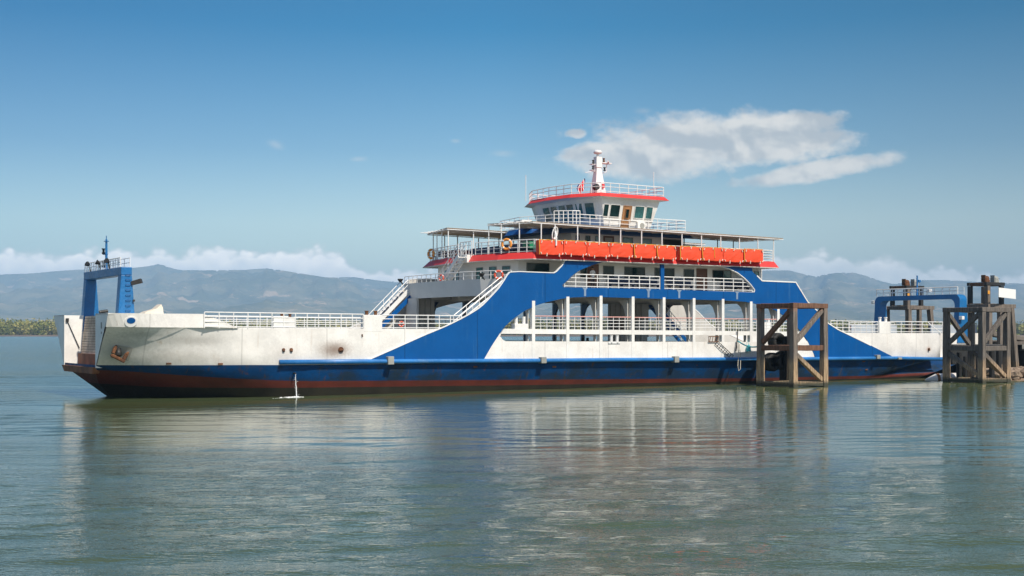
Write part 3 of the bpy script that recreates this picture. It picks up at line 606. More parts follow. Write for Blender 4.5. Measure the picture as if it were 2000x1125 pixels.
def stair(name, top, bot, w, mstr, mtr, rail_h=.95, steps=11, wdir=(0, 1, 0), rails=(0, 1)):
    top, bot, wd = Vector(top), Vector(bot), Vector(wdir)*w
    mb = MB()
    for s_ in (0, 1): mb.beam(top+wd*s_, bot+wd*s_, .07, .34)
    o = part(mb, name, mstr)
    mb = MB()
    for k in range(steps):
        p = top.lerp(bot, (k+.5)/steps); d = (bot-top); d.z = 0; d.normalize()
        mb.hexa([p-d*.14, p+d*.14, p+d*.14+wd, p-d*.14+wd], [q+Vector((0, 0, .05)) for q in (p-d*.14, p+d*.14, p+d*.14+wd, p-d*.14+wd)])
    part(mb, 'tread', mtr, o)
    for s_ in rails:
        mb = MB(); up = Vector((0, 0, rail_h))
        mb.tube([top+wd*s_+up, bot+wd*s_+up], .035); mb.tube([top+wd*s_+up*.55, bot+wd*s_+up*.55], .026)
        for k in range(5): p = top.lerp(bot, k/4)+wd*s_; mb.tube([p, p+up], .03)
        part(mb, 'handrail', trimw, o)
    return o
stair('stair', (-1.35, 14.2, 7.95), (-4.9, 14.2, 4.6), 1.1, cream, blue)
mb = MB(); mb.beam((-1.2, 14.0, 7.45), (-5.1, 14.0, 3.9), .08, .36); part(mb, 'stair_stringer', blue)
stair('stair', (.1, .35, 7.95), (-4.4, .35, 4.75), .9, cream, greym, rails=(0, 1))
stair('stair', (25.2, 14.1, 7.4), (29.5, 14.1, 3.4), 1.1, blue, greym)

# railings
def railing(pts, h, name='railing', m=trimw, bars=3, sp=1.5, r=.032, parent=None, rb=.024, close=False):
    pts = [Vector(p) for p in pts]
    if close: pts.append(pts[0])
    mb = MB(); up = Vector((0, 0, h))
    mb.tube([p+up for p in pts], r)
    for k in range(bars): mb.tube([p+up*((k+.35)/(bars+.0)*.93 if bars > 1 else .5) for p in pts], rb, 5)
    for a, b in zip(pts[:-1], pts[1:]):
        n = max(1, round((b-a).length/sp))
        for k in range(n): mb.tube([a.lerp(b, k/n), a.lerp(b, k/n)+up], r*.95, 5)
    mb.tube([pts[-1], pts[-1]+up], r, 5)
    return part(mb, name, m, parent)
ZD = lambda t: pl(ZK, t)-.02
for sy in (lambda y: y, mir):
    railing([(-24.0, sy(.12), 4.72), (-21.0, sy(.1), 4.70), (-12.45, sy(.08), 4.66)], 1.06, sp=.9, bars=3, r=.042, rb=.034)
    railing([(-11.0, sy(.08), 4.66), (-4.4, sy(.08), 4.66)], 1.02, sp=1.0, r=.042, rb=.034)
    mb = MB(); zz = P(729, 643)[1]; mb.box(-12.45, -11.0, sy(-.01), sy(.5), 4.5, 5.68); bx = part(mb, 'bollard_box', cream, bevel=.03)
    for dt in (-12.1, -11.4):
        mb = MB(); mb.lathe([(.12, 0), (.12, .22), (.15, .24), (.15, .3)], (dt, sy(.25), 5.68), 10); part(mb, 'bollard', rust, bx)
    t0 = P(1617, 630)[0]
    railing([(34.3, sy(.08), 4.45), (40.5, sy(.08), 4.38)], 1.05, sp=.8, r=.042, rb=.034); railing([(42.2, sy(.08), 4.38), (49.6, sy(.08), 4.36)], 1.08, sp=1.35, r=.045, rb=.038)
    mb = MB(); mb.beam((47.5, sy(.08), 5.4), (49.3, sy(.08), 4.4), .06, .06); part(mb, 'rail_brace', trimw)
    mb = MB(); mb.box(40.6, 42.1, sy(-.01), sy(.5), 4.3, 5.45); bx = part(mb, 'bollard_box', cream, bevel=.03)
    for dt in (40.95, 41.75):
        mb = MB(); mb.lathe([(.13, 0), (.13, .3), (.17, .33), (.17, .42)], (dt, sy(.25), 5.45), 10); part(mb, 'bollard', trimw, bx)
    for k in range(9):
        a, b_ = colt[k]+.15, colt[k+1]-.15
        zb = pl([(0, 4.68), (30, 4.52)], a)
        mb = MB(); mb.tube([(a, sy(.1), zb+1.03), (b_, sy(.1), zb+1.03)], .045, 6, 0)
        for q in (.25, .5, .74): mb.tube([(a, sy(.1), zb+1.03*q), (b_, sy(.1), zb+1.03*q)], .028, 5, 1)
        for q in range(1, 5): x = lerp(a, b_, q/5); mb.tube([(x, sy(.1), zb), (x, sy(.1), zb+1)], .026, 5, 1)
        part(mb, 'railing', [pinkrail, trimw])
# mooring fittings: bitts on the side, box with twin bollards in the first bay
a = P(1019, 640); mb = MB(); mb.box(a[0]-.62, a[0]+.62, .0, .5, 4.66, 5.1); bx = part(mb, 'bollard_box', cream, bevel=.03)
for d in (-.35, .35): mb = MB(); mb.lathe([(.13, 0), (.13, .55)], (a[0]+d, .25, 5.1), 10); part(mb, 'bollard', trimw, bx)
a = P(550, 640); mb = MB(); mb.box(a[0]-.55, a[0]+.55, .1, .5, 4.66, 5.55); part(mb, 'bollard_box', cream, bevel=.03)
for px in (1193.5, 1205): t, z = P(px, 668); mb = MB(); mb.lathe([(.12, 0), (.12, .5), (.14, .52), (.14, .58)], (t, -.02, z-.05), 10); part(mb, 'bollard', trimw)
t0, z0 = P(1199, 668); mb = MB(); mb.box(t0-.6, t0+.6, -.08, .1, z0-.12, z0+.03); part(mb, 'bollard_base', trimw)
for px, py in ((1138.5, 667), (1147.5, 667)): t, z = P(px, py, 14.5); mb = MB(); mb.lathe([(.13, 0), (.13, .6), (.16, .65)], (t, 14.5, 2.4+.9), 8); part(mb, 'bollard', steel)
mb = MB(); t, z = P(1095, 600, 3); mb.tube([(t, 3, 2.4), (t, 3, 7.4)], .07, 6); part(mb, 'fire_main', redp)
mb = MB(); t, z = P(1036, 630, .6); mb.tube([(t, .6, 2.4), (t, .6, 6.6)], .06, 6); part(mb, 'hose_pipe', mat('pale_green', (.35, .6, .3), .5))
for px in (1200, 1213): t, z = P(px, 632, 12); mb = MB(); mb.box(t-.25, t+.25, 11.9, 12.2, 4.6, 5.6); part(mb, 'fire_locker', door)

# passenger deck with its curved front balcony
BAL = [(0.3, .5), (-.9, 3.), (-1.45, 6), (-1.55, 9), (-1.35, 12.5), (-1.1, 15.2)]
mb = MB(); mb.slab(BAL+[(1.2, 15.9), (28.8, 15.9), (28.8, .06), (0.6, .06)], 7.62, 7.95); part(mb, 'passenger_deck', inner)
mb = MB()
for (a, b), (c, d) in zip(BAL[:-1], BAL[1:]): mb.hexa([(a, b, 7.28), (a+.12, b+.02, 7.28), (c+.12, d+.02, 7.28), (c, d, 7.28)], [(a-.12, b, 8.58), (a+.02, b, 8.58), (c+.02, d, 8.58), (c-.12, d, 8.58)])
mb.hexa([(-1.1, 15.2, 7.28), (.6, 15.9, 7.28), (.6, 15.8, 7.28), (-1.1, 15.1, 7.28)], [(-1.1, 15.2, 8.5), (.6, 15.9, 8.5), (.6, 15.8, 8.5), (-1.1, 15.1, 8.5)])
part(mb, 'balcony_front', mat('balcony_paint', (.66, .65, .63), .45, var=.05))
railing([(a-.05, b, 8.57) for a, b in BAL], .62, bars=1, sp=.95)
lampm = greym
for bp in ((-1.25, 15.1), (-.95, 2.3)):
    mb = MB(); mb.tube([(bp[0]-.1, bp[1], 8.5), (bp[0]-.4, bp[1]-.1, 8.8)], .05); mb.lathe([(.08, 0), (.24, .22), (.24, .3)], (bp[0]-.42, bp[1]-.1, 8.7), 10); part(mb, 'floodlight', steel)

def at_px(poly, px):
    """point of a plan polyline that lies on the sight line through a photo column"""
    for (a, b), (c, d) in zip(poly[:-1], poly[1:]):
        f0, f1 = Qx(a, b)-px, Qx(c, d)-px
        if f0*f1 <= 0:
            lo, hi = 0., 1.
            for _ in range(30):
                k = (lo+hi)/2
                if (Qx(lerp(a, c, k), lerp(b, d, k))-px)*f0 > 0: lo = k
                else: hi = k
            return (lerp(a, c, lo), lerp(b, d, lo))
    return None
def zat(p, py): return CAM_H+(649-py)*(D0+p[0]*ST+p[1]*CT)/2500
def wall_panel(poly, x0, x1, z0, z1, name, m, frame=framem, poly_hi=None, zlo=0, zhi=1, child='pane', proud=.05, fw=.05, parent=None):
    """window or door set in a wall; optional second footprint for walls that lean"""
    A, C = at_px(poly, x0), at_px(poly, x1)
    if A is None or C is None: print('no panel', x0, x1); return
    def pos(q, z, out):
        base = poly; x, y = lerp(A[0], C[0], q), lerp(A[1], C[1], q)
        d = Vector((C[0]-A[0], C[1]-A[1])).normalized(); nrm = Vector((d.y, -d.x))
        if nrm.dot(Vector((-.5, -.8))) < 0: nrm = -nrm
        lean = poly_hi*(z-(zlo+zhi)/2) if poly_hi else 0.
        return (x+nrm.x*(out+lean), y+nrm.y*(out+lean), z)
    L = (Vector(C)-Vector(A)).length; fq = fw/L
    mb = MB()
    def blk(q0, q1, za, zb, o0, o1): mb.hexa([pos(q0, za, o0), pos(q1, za, o0), pos(q1, zb, o0), pos(q0, zb, o0)], [pos(q0, za, o1), pos(q1, za, o1), pos(q1, zb, o1), pos(q0, zb, o1)])
    blk(-fq, 0, z0-fw, z1+fw, -.02, proud); blk(1, 1+fq, z0-fw, z1+fw, -.02, proud); blk(0, 1, z1, z1+fw, -.02, proud); blk(0, 1, z0-fw, z0, -.02, proud)
    o = part(mb, name, frame, parent)
    mb = MB(); blk(0, 1, z0, z1, -.02, proud*.4); part(mb, child, m, o)
    return o
# cabin on the passenger deck
CAB = [(1.79, 1.9), (1.0, 5), (.85, 8), (1.0, 11), (1.5, 14.1)]
mb = MB(); foot = CAB+[(27.6, 14.1), (27.6, 1.9)]
mb.prism(foot, 7.95, foot, 10.16); part(mb, 'cabin_wall', mat('cabin_white', (.70, .69, .665), .45, var=.05, grime=.1, gcol=(.55, .5, .44)))
CS = [(1.79, 1.9), (27.6, 1.9)]
for x0, x1, g in ((847.5, 857, glass2), (865.5, 876.5, glass2), (885.5, 896, glass2), (931, 943, glass2), (956.5, 969, glass2), (982, 996, glass2)):
    wall_panel(CAB[::-1], x0, x1, 8.62, 9.62, 'window', g, fw=.04)
for x0, x1, z0, z1, g in ((1029, 1071.5, 9.05, 9.86, glass), (1178.7, 1198, 9.0, 9.82, glass), (1220, 1258.4, 8.95, 9.80, glass), (1279, 1316, 8.95, 9.8, glass), (1336, 1354.4, 8.9, 9.78, glass), (1392, 1412, 8.95, 9.78, glass), (1413, 1427, 8.95, 9.78, glass2), (1473, 1481, 9.1, 9.8, glass2)):
    wall_panel(CS, x0, x1, z0, z1, 'window', g, fw=.05)
wall_panel(CS, 1148, 1168, 7.97, 9.92, 'door', door, frame=door, child='door_or_shade_panel')
wall_panel(CS, 1361, 1380, 7.97, 9.86, 'door', door, frame=door, child='door_or_shade_panel')
wall_panel(CS, 1134, 1145, 8.8, 9.8, 'window', glass, fw=.05)
for px0, px1 in ((1190, 1238), (1245, 1287), (1306, 1352), (1412, 1462)):
    a, b_ = P(px0, 560, 1.5)[0], P(px1, 560, 1.5)[0]
    mb = MB(); mb.box(a, b_, 1.25, 1.7, 8.33, 8.42); mb.box(a, b_, 1.68, 1.76, 8.42, 8.95)
    for x in (a+.1, (a+b_)/2, b_-.1): mb.box(x-.03, x+.03, 1.35, 1.65, 7.95, 8.33)
    part(mb, 'bench', navy)
ta, tb = P(1104, 560)[0], P(1290, 565)[0]; tc_, td = P(1297, 566)[0], P(1471, 571)[0]
for sy in (lambda y: y, mir):
    railing([(ta, sy(.1), 7.95), (tb, sy(.1), 7.95)], 1.06, bars=3, sp=1.08, r=.042, rb=.036); railing([(tc_, sy(.1), 7.95), (td, sy(.1), 7.95)], 1.06, bars=3, sp=1.05, r=.042, rb=.036)
# upper deck slab with flared red fascia
UP = [(2.1, .0), (.75, 3.0), (.3, 6), (.2, 8), (.3, 10), (.9, 13.2), (1.7, 16)]
UF = [(1.75, -.3), (.42, 2.8), (-.05, 5.9), (-.15, 8), (-.05, 10.1), (.55, 13.4), (1.2, 16.3)]
mb = MB(); mb.slab(UP+[(27.2, 16), (27.2, 0)], 10.2, 10.58); part(mb, 'upper_deck', deckm)
LO = UF+[(27.5, 16.3), (27.5, -.3)]; HI = UP+[(27.2, 16), (27.2, 0)]
mb = MB()
for i in range(len(LO)):
    j = (i+1) % len(LO)
    if i in (2,):      # stair gap in the front
        pass
    a, b_, c, d = LO[i], LO[j], HI[j], HI[i]
    mb.hexa([(a[0], a[1], 10.10), (b_[0], b_[1], 10.10), (c[0], c[1], 10.62), (d[0], d[1], 10.62)],
            [(a[0]+.02, a[1]+.05, 10.06), (b_[0]+.02, b_[1]+.05, 10.06), (c[0]+.02, c[1]+.05, 10.55), (d[0]+.02, d[1]+.05, 10.55)])
part(mb, 'roof_fascia', redband)
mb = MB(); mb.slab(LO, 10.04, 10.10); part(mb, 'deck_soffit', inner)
stair('stair', (-.22, 6.5, 10.55), (-.30, 9.7, 8.1), .7, cream, cream, steps=10, wdir=(-1, 0, 0))
mb = MB(); mb.box(-.2, .3, 6.35, 7.9, 10.05, 10.66); part(mb, 'stair_head', cream)
# upper deck railings, benches, loose rail gate
up_in = [(a+.08, b) for a, b in UP]
railing([(p[0], p[1], 10.6) for p in up_in[::-1][:4]], 1.0, bars=4, sp=.75, r=.036)
railing([(p[0], p[1], 10.6) for p in up_in[:3]], 1.0, bars=3, sp=.8, r=.036)
railing([(.15, 6.2, 10.6), (.2, 8.1, 10.6)], 1.15, bars=3, sp=.5, r=.04)
railing([(26.0, .1, 10.6), (27.1, .1, 10.6), (27.1, 15.9, 10.6)], 1.0, bars=4, sp=1.1, r=.036)
railing([(2.1, 15.9, 10.6), (27.1, 15.9, 10.6)], 1.0, bars=3, sp=1.4)
railing([(2.1, .12, 10.6), (26, .12, 10.6)], 1.0, bars=2, sp=1.7)
def bench(x, y0, y1, z, m, back=1):
    mb = MB(); mb.box(x, x+.45, y0, y1, z+.38, z+.44); mb.box(x+.42*(back > 0), x+.06+.42*(back > 0), y0, y1, z+.44, z+.86)
    for y in (y0+.1, (y0+y1)/2, y1-.1): mb.box(x+.1, x+.35, y-.03, y+.03, z, z+.38)
    return part(mb, 'bench', m)
for k in range(5):
    bench(1.5+k*.95, 11.2, 14.9, 10.58, brownseat if k < 2 else navy); bench(1.9+k*.95, 1.0, 5.2, 10.58, navy)
    bench(2.1+k*.95, 6.0, 10.4, 10.58, navy)
for k in range(6): bench(21.0+k*.95, 1.0, 6.5, 10.58, navy); bench(21+k*.95, 9.5, 15, 10.58, navy)
# canopies over both promenades
for sy, nm in ((lambda y: y, 'n'), (mir, 'f')):
    CA = [(.45, 5.5), (.45, .45), (28.5, .3), (28.5, 5.5)] if nm == 'n' else [(.35, mir(5.5)), (1.25, mir(.45)), (28.5, mir(.3)), (28.5, mir(5.5))]
    if nm == 'n': CA = [(1.2, 5.5), (2.2, .45), (28.6, .3), (28.6, 5.5)]
    def zc(t, y): return 13.12-.008*t+.05*abs(sy(y)-2.9)*-1
    mb = MB(); n_ = 40
    c0, c1, c2, c3 = CA
    for i in range(n_):       # corrugated sheets
        k0, k1 = i/n_, (i+1)/n_
        a0 = (lerp(c0[0], c3[0], k0), lerp(c0[1], c3[1], k0)); a1 = (lerp(c0[0], c3[0], k1), lerp(c0[1], c3[1], k1))
        b0 = (lerp(c1[0], c2[0], k0), lerp(c1[1], c2[1], k0)); b1 = (lerp(c1[0], c2[0], k1), lerp(c1[1], c2[1], k1))
        z_ = lambda t, q: 13.10-.010*t+q
        mb.hexa([(*a0, z_(a0[0], 0)), (*b0, z_(b0[0], -.12)), (*b1, z_(b1[0], -.12)), (*a1, z_(a1[0], 0))], [(*a0, z_(a0[0], .05)), (*b0, z_(b0[0], -.06)), (*b1, z_(b1[0], -.05)), (*a1, z_(a1[0], .04))])
    can = part(mb, 'canopy', tan)
    mb = MB()
    for k in range(8):
        for q in (0,):
            y_ = lerp(c0[1], c1[1], (k+.5)/8); mb.tube([(c0[0]+.05, y_, 13.02), (28.5, y_, 12.74)], .03, 5)
    for k in range(20):
        q = k/19; A_ = (lerp(c0[0], c3[0], q), lerp(c0[1], c3[1], q)); B_ = (lerp(c1[0], c2[0], q), lerp(c1[1], c2[1], q))
        mb.tube([(*A_, 13.03-.01*A_[0]), (*B_, 12.92-.01*B_[0])], .028, 5)
    mb.tube([(c0[0], c0[1], 13.0), (c1[0], c1[1], 12.9), (c2[0], c2[1], 12.62)], .04, 6)
    mb.tube([(c0[0], c0[1], 13.0), (c3[0], c3[1], 12.74)], .04, 6)
    part(mb, 'canopy_frame', trimw, can)
    pxs = (1057, 1084, 1128, 1170.5, 1212, 1253, 1292.7, 1331.8, 1370, 1407.5, 1444, 1480, 1511)
    for px in pxs:
        t = P(px, 470, .45)[0]; mb = MB(); mb.tube([(t, sy(.45), 10.58), (t, sy(.45), 12.95-.01*t)], .05, 8); part(mb, 'canopy_post', trimw, can)
    for t, y in (((1.25, 5.4), (1.5, 3.9), (1.9, 1.9)) if nm == 'n' else ((.5, 5.4), (.75, 3.9), (1.0, 2.6), (1.78, .55))):
        mb = MB(); mb.tube([(t, sy(y), 10.58), (t, sy(y), 13.0)], .045, 8); part(mb, 'canopy_post', trimw, can)
    for t in (5, 9) if nm == 'f' else (): mb = MB(); mb.tube([(t-2, sy(5.3), 10.58), (t-2, sy(5.3), 13.0)], .045, 8); part(mb, 'canopy_post', trimw, can)
    for t in (21.5, 23.5, 25.4, 27.3): mb = MB(); mb.tube([(t, sy(5.3), 10.58), (t, sy(5.3), 12.9)], .045, 8); part(mb, 'canopy_post', greym, can)
# officers' house, bridge deck with blue fascia
H3 = [(8.3, 3.9), (7.6, 5.5), (7.4, 8), (7.6, 10.5), (8.3, 12.1)]
mb = MB(); f3 = H3+[(20.2, 12.1), (20.2, 3.9)]; mb.prism(f3, 10.58, f3, 12.7); part(mb, 'house_wall', MATS['cabin_white'])
HS = [(8.3, 3.9), (20.2, 3.9)]
for x0, x1, m in ((1125, 1131, blueaw), (1144, 1152, glass), (1163, 1170, glass2), (1217, 1235, glass2), (1255, 1272, glass2)): wall_panel(HS, x0, x1, 11.5, 12.4, 'window', m, fw=.04)
wall_panel(HS, 1181, 1196, 10.6, 12.35, 'door', greym, frame=door, child='door_or_shade_panel', fw=.14)
wall_panel(HS, 1296, 1330, 10.6, 12.45, 'doorway', black, frame=greym, child='door_or_shade_panel')  # open doorway: the black sheet is painted shade, no door hangs here
BDU = [(8.0, 3.05), (6.9, 4.3), (6.0, 6.2), (5.8, 8), (6.0, 9.8), (6.9, 11.7), (8.0, 12.95)]
BDL = [(7.7, 2.7), (6.5, 4.1), (5.6, 6.1), (5.4, 8), (5.6, 9.9), (6.5, 11.9), (7.7, 13.3)]
mb = MB(); mb.slab(BDU+[(19.8, 12.95), (19.8, 3.05)], 12.74, 13.06); part(mb, 'bridge_deck', deckm)
lo = BDL+[(20.3, 13.3), (20.3, 2.7)]; hi = BDU+[(19.85, 12.95), (19.85, 3.05)]
mb = MB(); mb.prism(lo, 12.60, hi, 13.09); part(mb, 'bridge_fascia', blueaw)
# wheelhouse
WL = [(11.2, 3.35), (10.35, 5.3), (10.2, 8), (10.35, 10.7), (11.2, 12.65)]
WH = [(10.55, 2.75), (9.5, 5.0), (9.3, 8), (9.5, 11.0), (10.55, 13.25)]
mb = MB(); mb.prism(WL+[(16.0, 12.65), (16.0, 3.35)], 13.06, WH+[(16.65, 13.25), (16.65, 2.75)], 15.55)
wh = part(mb, 'wheelhouse', cream)
WM = [(lerp(a[0], b[0], .55), lerp(a[1], b[1], .55)) for a, b in zip(WL, WH)]
for x0, x1 in ((1065.5, 1078), (1080.5, 1093), (1095.5, 1108.5), (1111, 1124), (1127, 1140), (1145, 1162.5)):
    wall_panel(WM[::-1], x0, x1, 13.85, 15.15, 'window', glass2, frame=cream, fw=.04, poly_hi=.335, zlo=13.06, zhi=15.72, parent=wh, proud=.09)
WS = [(lerp(11.2, 10.55, .55), lerp(3.35, 2.75, .55)), (lerp(16., 16.65, .55), lerp(3.35, 2.75, .55))]
for x0, x1, m in ((1178, 1187, glass), (1191, 1209, glass), (1239, 1256, glass2), (1261, 1272.5, glass2)):
    wall_panel(WS, x0, x1, 14.05, 15.0, 'window', m, frame=cream, fw=.04, poly_hi=.24, zlo=13.06, zhi=15.72, parent=wh)
wall_panel(WS, 1216.5, 1231.5, 13.1, 14.95, 'door', doorl, frame=doorl, child='door_or_shade_panel', poly_hi=.24, zlo=13.06, zhi=15.72, parent=wh)
wall_panel(WS, 1220.8, 1226.8, 14.0, 14.7, 'door_window', glass, frame=doorl, child='pane', poly_hi=.24, zlo=13.0, zhi=15.5, parent=wh, proud=.09, fw=.02)
RL = [(10.05, 2.35), (8.75, 4.9), (8.5, 8), (8.75, 11.1), (10.05, 13.65)]
RU = [(10.35, 2.65), (9.05, 5.05), (8.8, 8), (9.05, 10.95), (10.35, 13.35)]
mb = MB(); mb.prism(RL+[(17.35, 13.65), (17.35, 2.35)], 15.60, RU+[(17.05, 13.35), (17.05, 2.65)], 15.93); part(mb, 'wheelhouse_roof', redband)
mb = MB(); mb.prism(WH+[(16.65, 13.25), (16.65, 2.75)], 15.50, RL+[(17.35, 13.65), (17.35, 2.35)], 15.61); part(mb, 'roof_soffit', cream)
railing([(a+.05, b, 15.93) for a, b in RU]+[(17.0, 13.3, 15.93), (17.0, 2.7, 15.93)], .82, bars=2, sp=1.0, close=True, r=.036, rb=.028)
railing([(19.75, 12.9, 13.06), (6.6, 12.2, 13.06), (5.9, 8, 13.06), (6.9, 4.4, 13.06)], 1.02, bars=3, sp=1.0)
railing([(8.6, 3.15, 13.06), (19.75, 3.12, 13.06), (19.75, 12.9, 13.06)], 1.02, bars=3, sp=1.05, r=.036, rb=.028)
railing([(6.9, 4.4, 13.06), (8.0, 3.3, 13.06), (8.6, 3.15, 13.06)], 1.3, bars=4, sp=.4, r=.04)
a = P(1254, 436, 2.9); mb = MB(); mb.box(a[0]-.42, a[0]+.42, 2.95, 3.3, 13.1, 13.75); ac = part(mb, 'air_conditioner', cream, bevel=.03)
mb = MB(); mb.tube([(a[0]+.05, 2.93, 13.42), (a[0]+.05, 2.96, 13.42)], .24, 14); part(mb, 'fan_grille', greym, ac)
mb = MB(); t, z = P(1030, 447, 6); mb.box(t-.4, t+.6, 6.2, 7.4, 13.05, 13.7); part(mb, 'deck_locker', cream)
# mast
mb = MB(); tm, ym = 14.0, 8.0
def sq(h, z): return [(tm-h, ym-h*.8, z), (tm+h, ym-h*.8, z), (tm+h, ym+h*.8, z), (tm-h, ym+h*.8, z)]
mb.hexa(sq(.66, 15.9), sq(.30, 18.3)); mb.hexa(sq(.30, 18.3), sq(.23, 18.8)); mb.hexa(sq(.31, 18.8), sq(.28, 19.72)); mb.box(tm-.08, tm+.08, ym-.08, ym+.08, 19.72, 20.0)
mast = part(mb, 'mast', trimw)
mb = MB(); mb.lathe([(.30, 0), (.37, .07), (.36, .2), (.24, .30), (.05, .34)], (tm, ym, 20.0), 16); part(mb, 'radar_dome', trimw, mast, smooth=True)
mb = MB(); mb.box(tm+.3, tm+1.3, ym-.3, ym+.3, 19.18, 19.26); mb.beam((tm+.5, ym-.8, 19.3), (tm+1.5, ym+.3, 19.3), .12, .1); mb.tube([(tm+.95, ym, 18.5), (tm+.95, ym, 19.2)], .03)
mb.tube([(tm-.3, ym, 18.45), (tm-1.5, ym-.2, 18.25)], .03); mb.tube([(tm+.4, ym, 18.3), (tm+.95, ym, 18.5)], .03); mb.box(tm-.75, tm-.4, ym-.2, ym+.2, 18.5, 18.56); mb.box(tm-.75, tm-.4, ym-.2, ym+.2, 19.0, 19.06)
part(mb, 'mast_spreader', trimw, mast)
for dt, z, m in ((-.62, 18.56, steel), (-.6, 19.06, steel), (.55, 19.3, rust), (.62, 18.52, steel)):
    mb = MB(); mb.lathe([(.1, 0), (.1, .12), (.07, .13), (.07, .25), (.11, .27), (.11, .33)], (tm+dt, ym-.15, z), 8); part(mb, 'navigation_lamp', m, mast)
mb = MB(); mb.box(tm+.1, tm+.34, ym-.56, ym-.42, 17.0, 17.35); part(mb, 'mast_lamp', redp, mast)
mb = MB(); mb.tube([(tm-.75, ym-.6, 16.95), (tm-.75, ym-.95, 17.0)], .27, 12); mb.tube([(tm-.85, ym-.7, 16.2), (tm-.85, ym-.7, 16.8)], .03); mb.tube([(tm-.62, ym-.7, 16.2), (tm-.62, ym-.7, 16.8)], .03); part(mb, 'searchlight', steel)
for px, t, y in ((1053, 9.0, 11.8), (1283, 17.0, 4.0)):
    mb = MB(); mb.tube([(t, y, 15.9), (t, y, 18.2)], .03, 5); part(mb, 'whip_aerial', trimw)
# flag on a halyard
mb = MB(); fp = (tm-1.55, ym-.25); mb2 = []
n_ = 8
for i in range(n_):
    for j in range(n_):
        def q(i, j): u, v = i/n_, j/n_; return (fp[0]-u*.7+.1*math.sin(v*5+u*3), fp[1]+.12*math.sin(u*6+v*4), 17.75-v*.95-u*.55)
        mb.add([q(i, j), q(i+1, j), q(i+1, j+1), q(i, j+1)], [(0, 1, 2, 3)], [0, 1, 2, 2, 2, 2, 1, 0][i])
on_ship(mb, 'flag', [mat('flag_blue', (.02, .04, .2), .8), mat('flag_white', (.75, .75, .72), .8), mat('flag_red', (.6, .03, .04), .8)], (fp[0], fp[1], 17.7), 'small drooping striped flag beside the white mast', 'flag')

# gantries at both ends
def gantry(t0, w0, w1, ya, yb, z0, z1, beam_h, th, rail, name='gantry', rnd=0.):
    mb = MB()
    for y0 in (ya, yb-th):
        mb.hexa([(t0-w0/2, y0, z0), (t0+w0/2, y0, z0), (t0+w0/2, y0+th, z0), (t0-w0/2, y0+th, z0)], [(t0-w1/2, y0+.0, z1-beam_h-rnd), (t0+w1/2, y0, z1-beam_h-rnd), (t0+w1/2, y0+th, z1-beam_h-rnd), (t0-w1/2, y0+th, z1-beam_h-rnd)])
    lo = z1-beam_h
    if rnd:
        prof = []
        for k in range(7):
            a = math.pi/2*k/6; prof.append((ya+rnd-rnd*math.cos(a), z1-rnd+rnd*math.sin(a)))
        out_ = prof+[(B_m-y, z) for y, z in prof[::-1] for B_m in (ya+yb,)]
        pin = []
        for k in range(7):
            a = math.pi/2*k/6; pin.append((ya+th+rnd-rnd*math.cos(a), lo-rnd+rnd*math.sin(a)))
        inn = pin+[(ya+yb-y, z) for y, z in pin[::-1]]
        mb.plate([[(ya, lo-rnd)]+out_+[(yb, lo-rnd)]+inn[::-1]], lambda a, b: (t0-w1/2, a, b), lambda a, b: (t0+w1/2, a, b))
    else: mb.box(t0-w1/2, t0+w1/2, ya, yb, lo, z1)
    g = part(mb, name, blue2, bevel=.04)
    railing([(t0-w1/2+.05, ya+.3, z1), (t0-w1/2+.05, yb-.2, z1)], rail, bars=1, sp=.62 if not rnd else .95, parent=g, r=.035 if not rnd else .055, rb=.024 if not rnd else .03)
    railing([(t0+w1/2-.05, ya+.3, z1), (t0+w1/2-.05, yb-.2, z1)], rail, bars=1, sp=1.3, parent=g, r=.03)
    return g
g1 = gantry(-28.2, 1.25, .72, 3.3, 12.9, 4.5, 8.78, .55, .75, .62)
mb = MB()
for k in range(8):
    z = 5.9+k*.34; ww = .15; t = -28.12; mb.tube([(t-ww, 3.32, z-.06), (t-ww, 3.2, z), (t+ww, 3.2, z), (t+ww, 3.32, z-.06)], .025, 5)
part(mb, 'rung', mat('rung_blue', (.01, .08, .25), .5), g1)
ym_ = 8.2
mb = MB(); mb.tube([(-28.2, ym_, 8.7), (-28.2, ym_, 9.7), (-28.2, ym_, 10.9)], .11, 8, r1=.07); mb.tube([(-28.2, ym_, 10.85), (-28.2, ym_, 11.15)], .03); mb.box(-28.35, -28.05, ym_-.15, ym_+.15, 10.75, 10.79); mb.box(-28.3, -28.1, ym_-.1, ym_+.6, 9.85, 9.9); mb.box(-28.3, -28.1, ym_-.1, ym_+.6, 8.95, 9.0); mm = part(mb, 'light_mast', blue2, g1)
for z in (9.9, 9.0):
    mb = MB(); mb.lathe([(.12, 0), (.12, .12), (.08, .14), (.08, .32), (.13, .34), (.13, .4)], (-28.25, ym_+.55, z), 8); part(mb, 'navigation_lamp', steel, g1)
for y, a_ in ((11.6, .3), (8.9, -.2), (6.6, .5)):
    mb = MB(); c_ = Vector((-28.5, y, 9.25)); d_ = Vector((-.7, -.1-a_, .35)).normalized()
    mb.tube([c_-d_*.05, c_+d_*.1, c_+d_*.24], .08, 12, r1=.19); mb.tube([(-28.4, y, 8.75), c_], .05); part(mb, 'floodlight', steel, g1)
mb = MB(); mb.beam((-27.85, 3.4, 7.7), (-27.25, 3.1, 7.88), .42, .26, w1=.5, h1=.3); part(mb, 'floodlight', steel, g1, bevel=.03)
mb = MB(); mb.tube([(-27.6, 12.3, 5.9), (-27.0, 12.3, 6.0)], .12, 8); mb.tube([(-27.75, 3.25, 6.55), (-27.75, 3.15, 6.55)], .08, 8); part(mb, 'deck_lamp', steel, g1)
g2 = gantry(55.8, 1.75, 1.1, 2.5, 13.5, 3.4, 8.30, .46, .62, .75, rnd=.62)
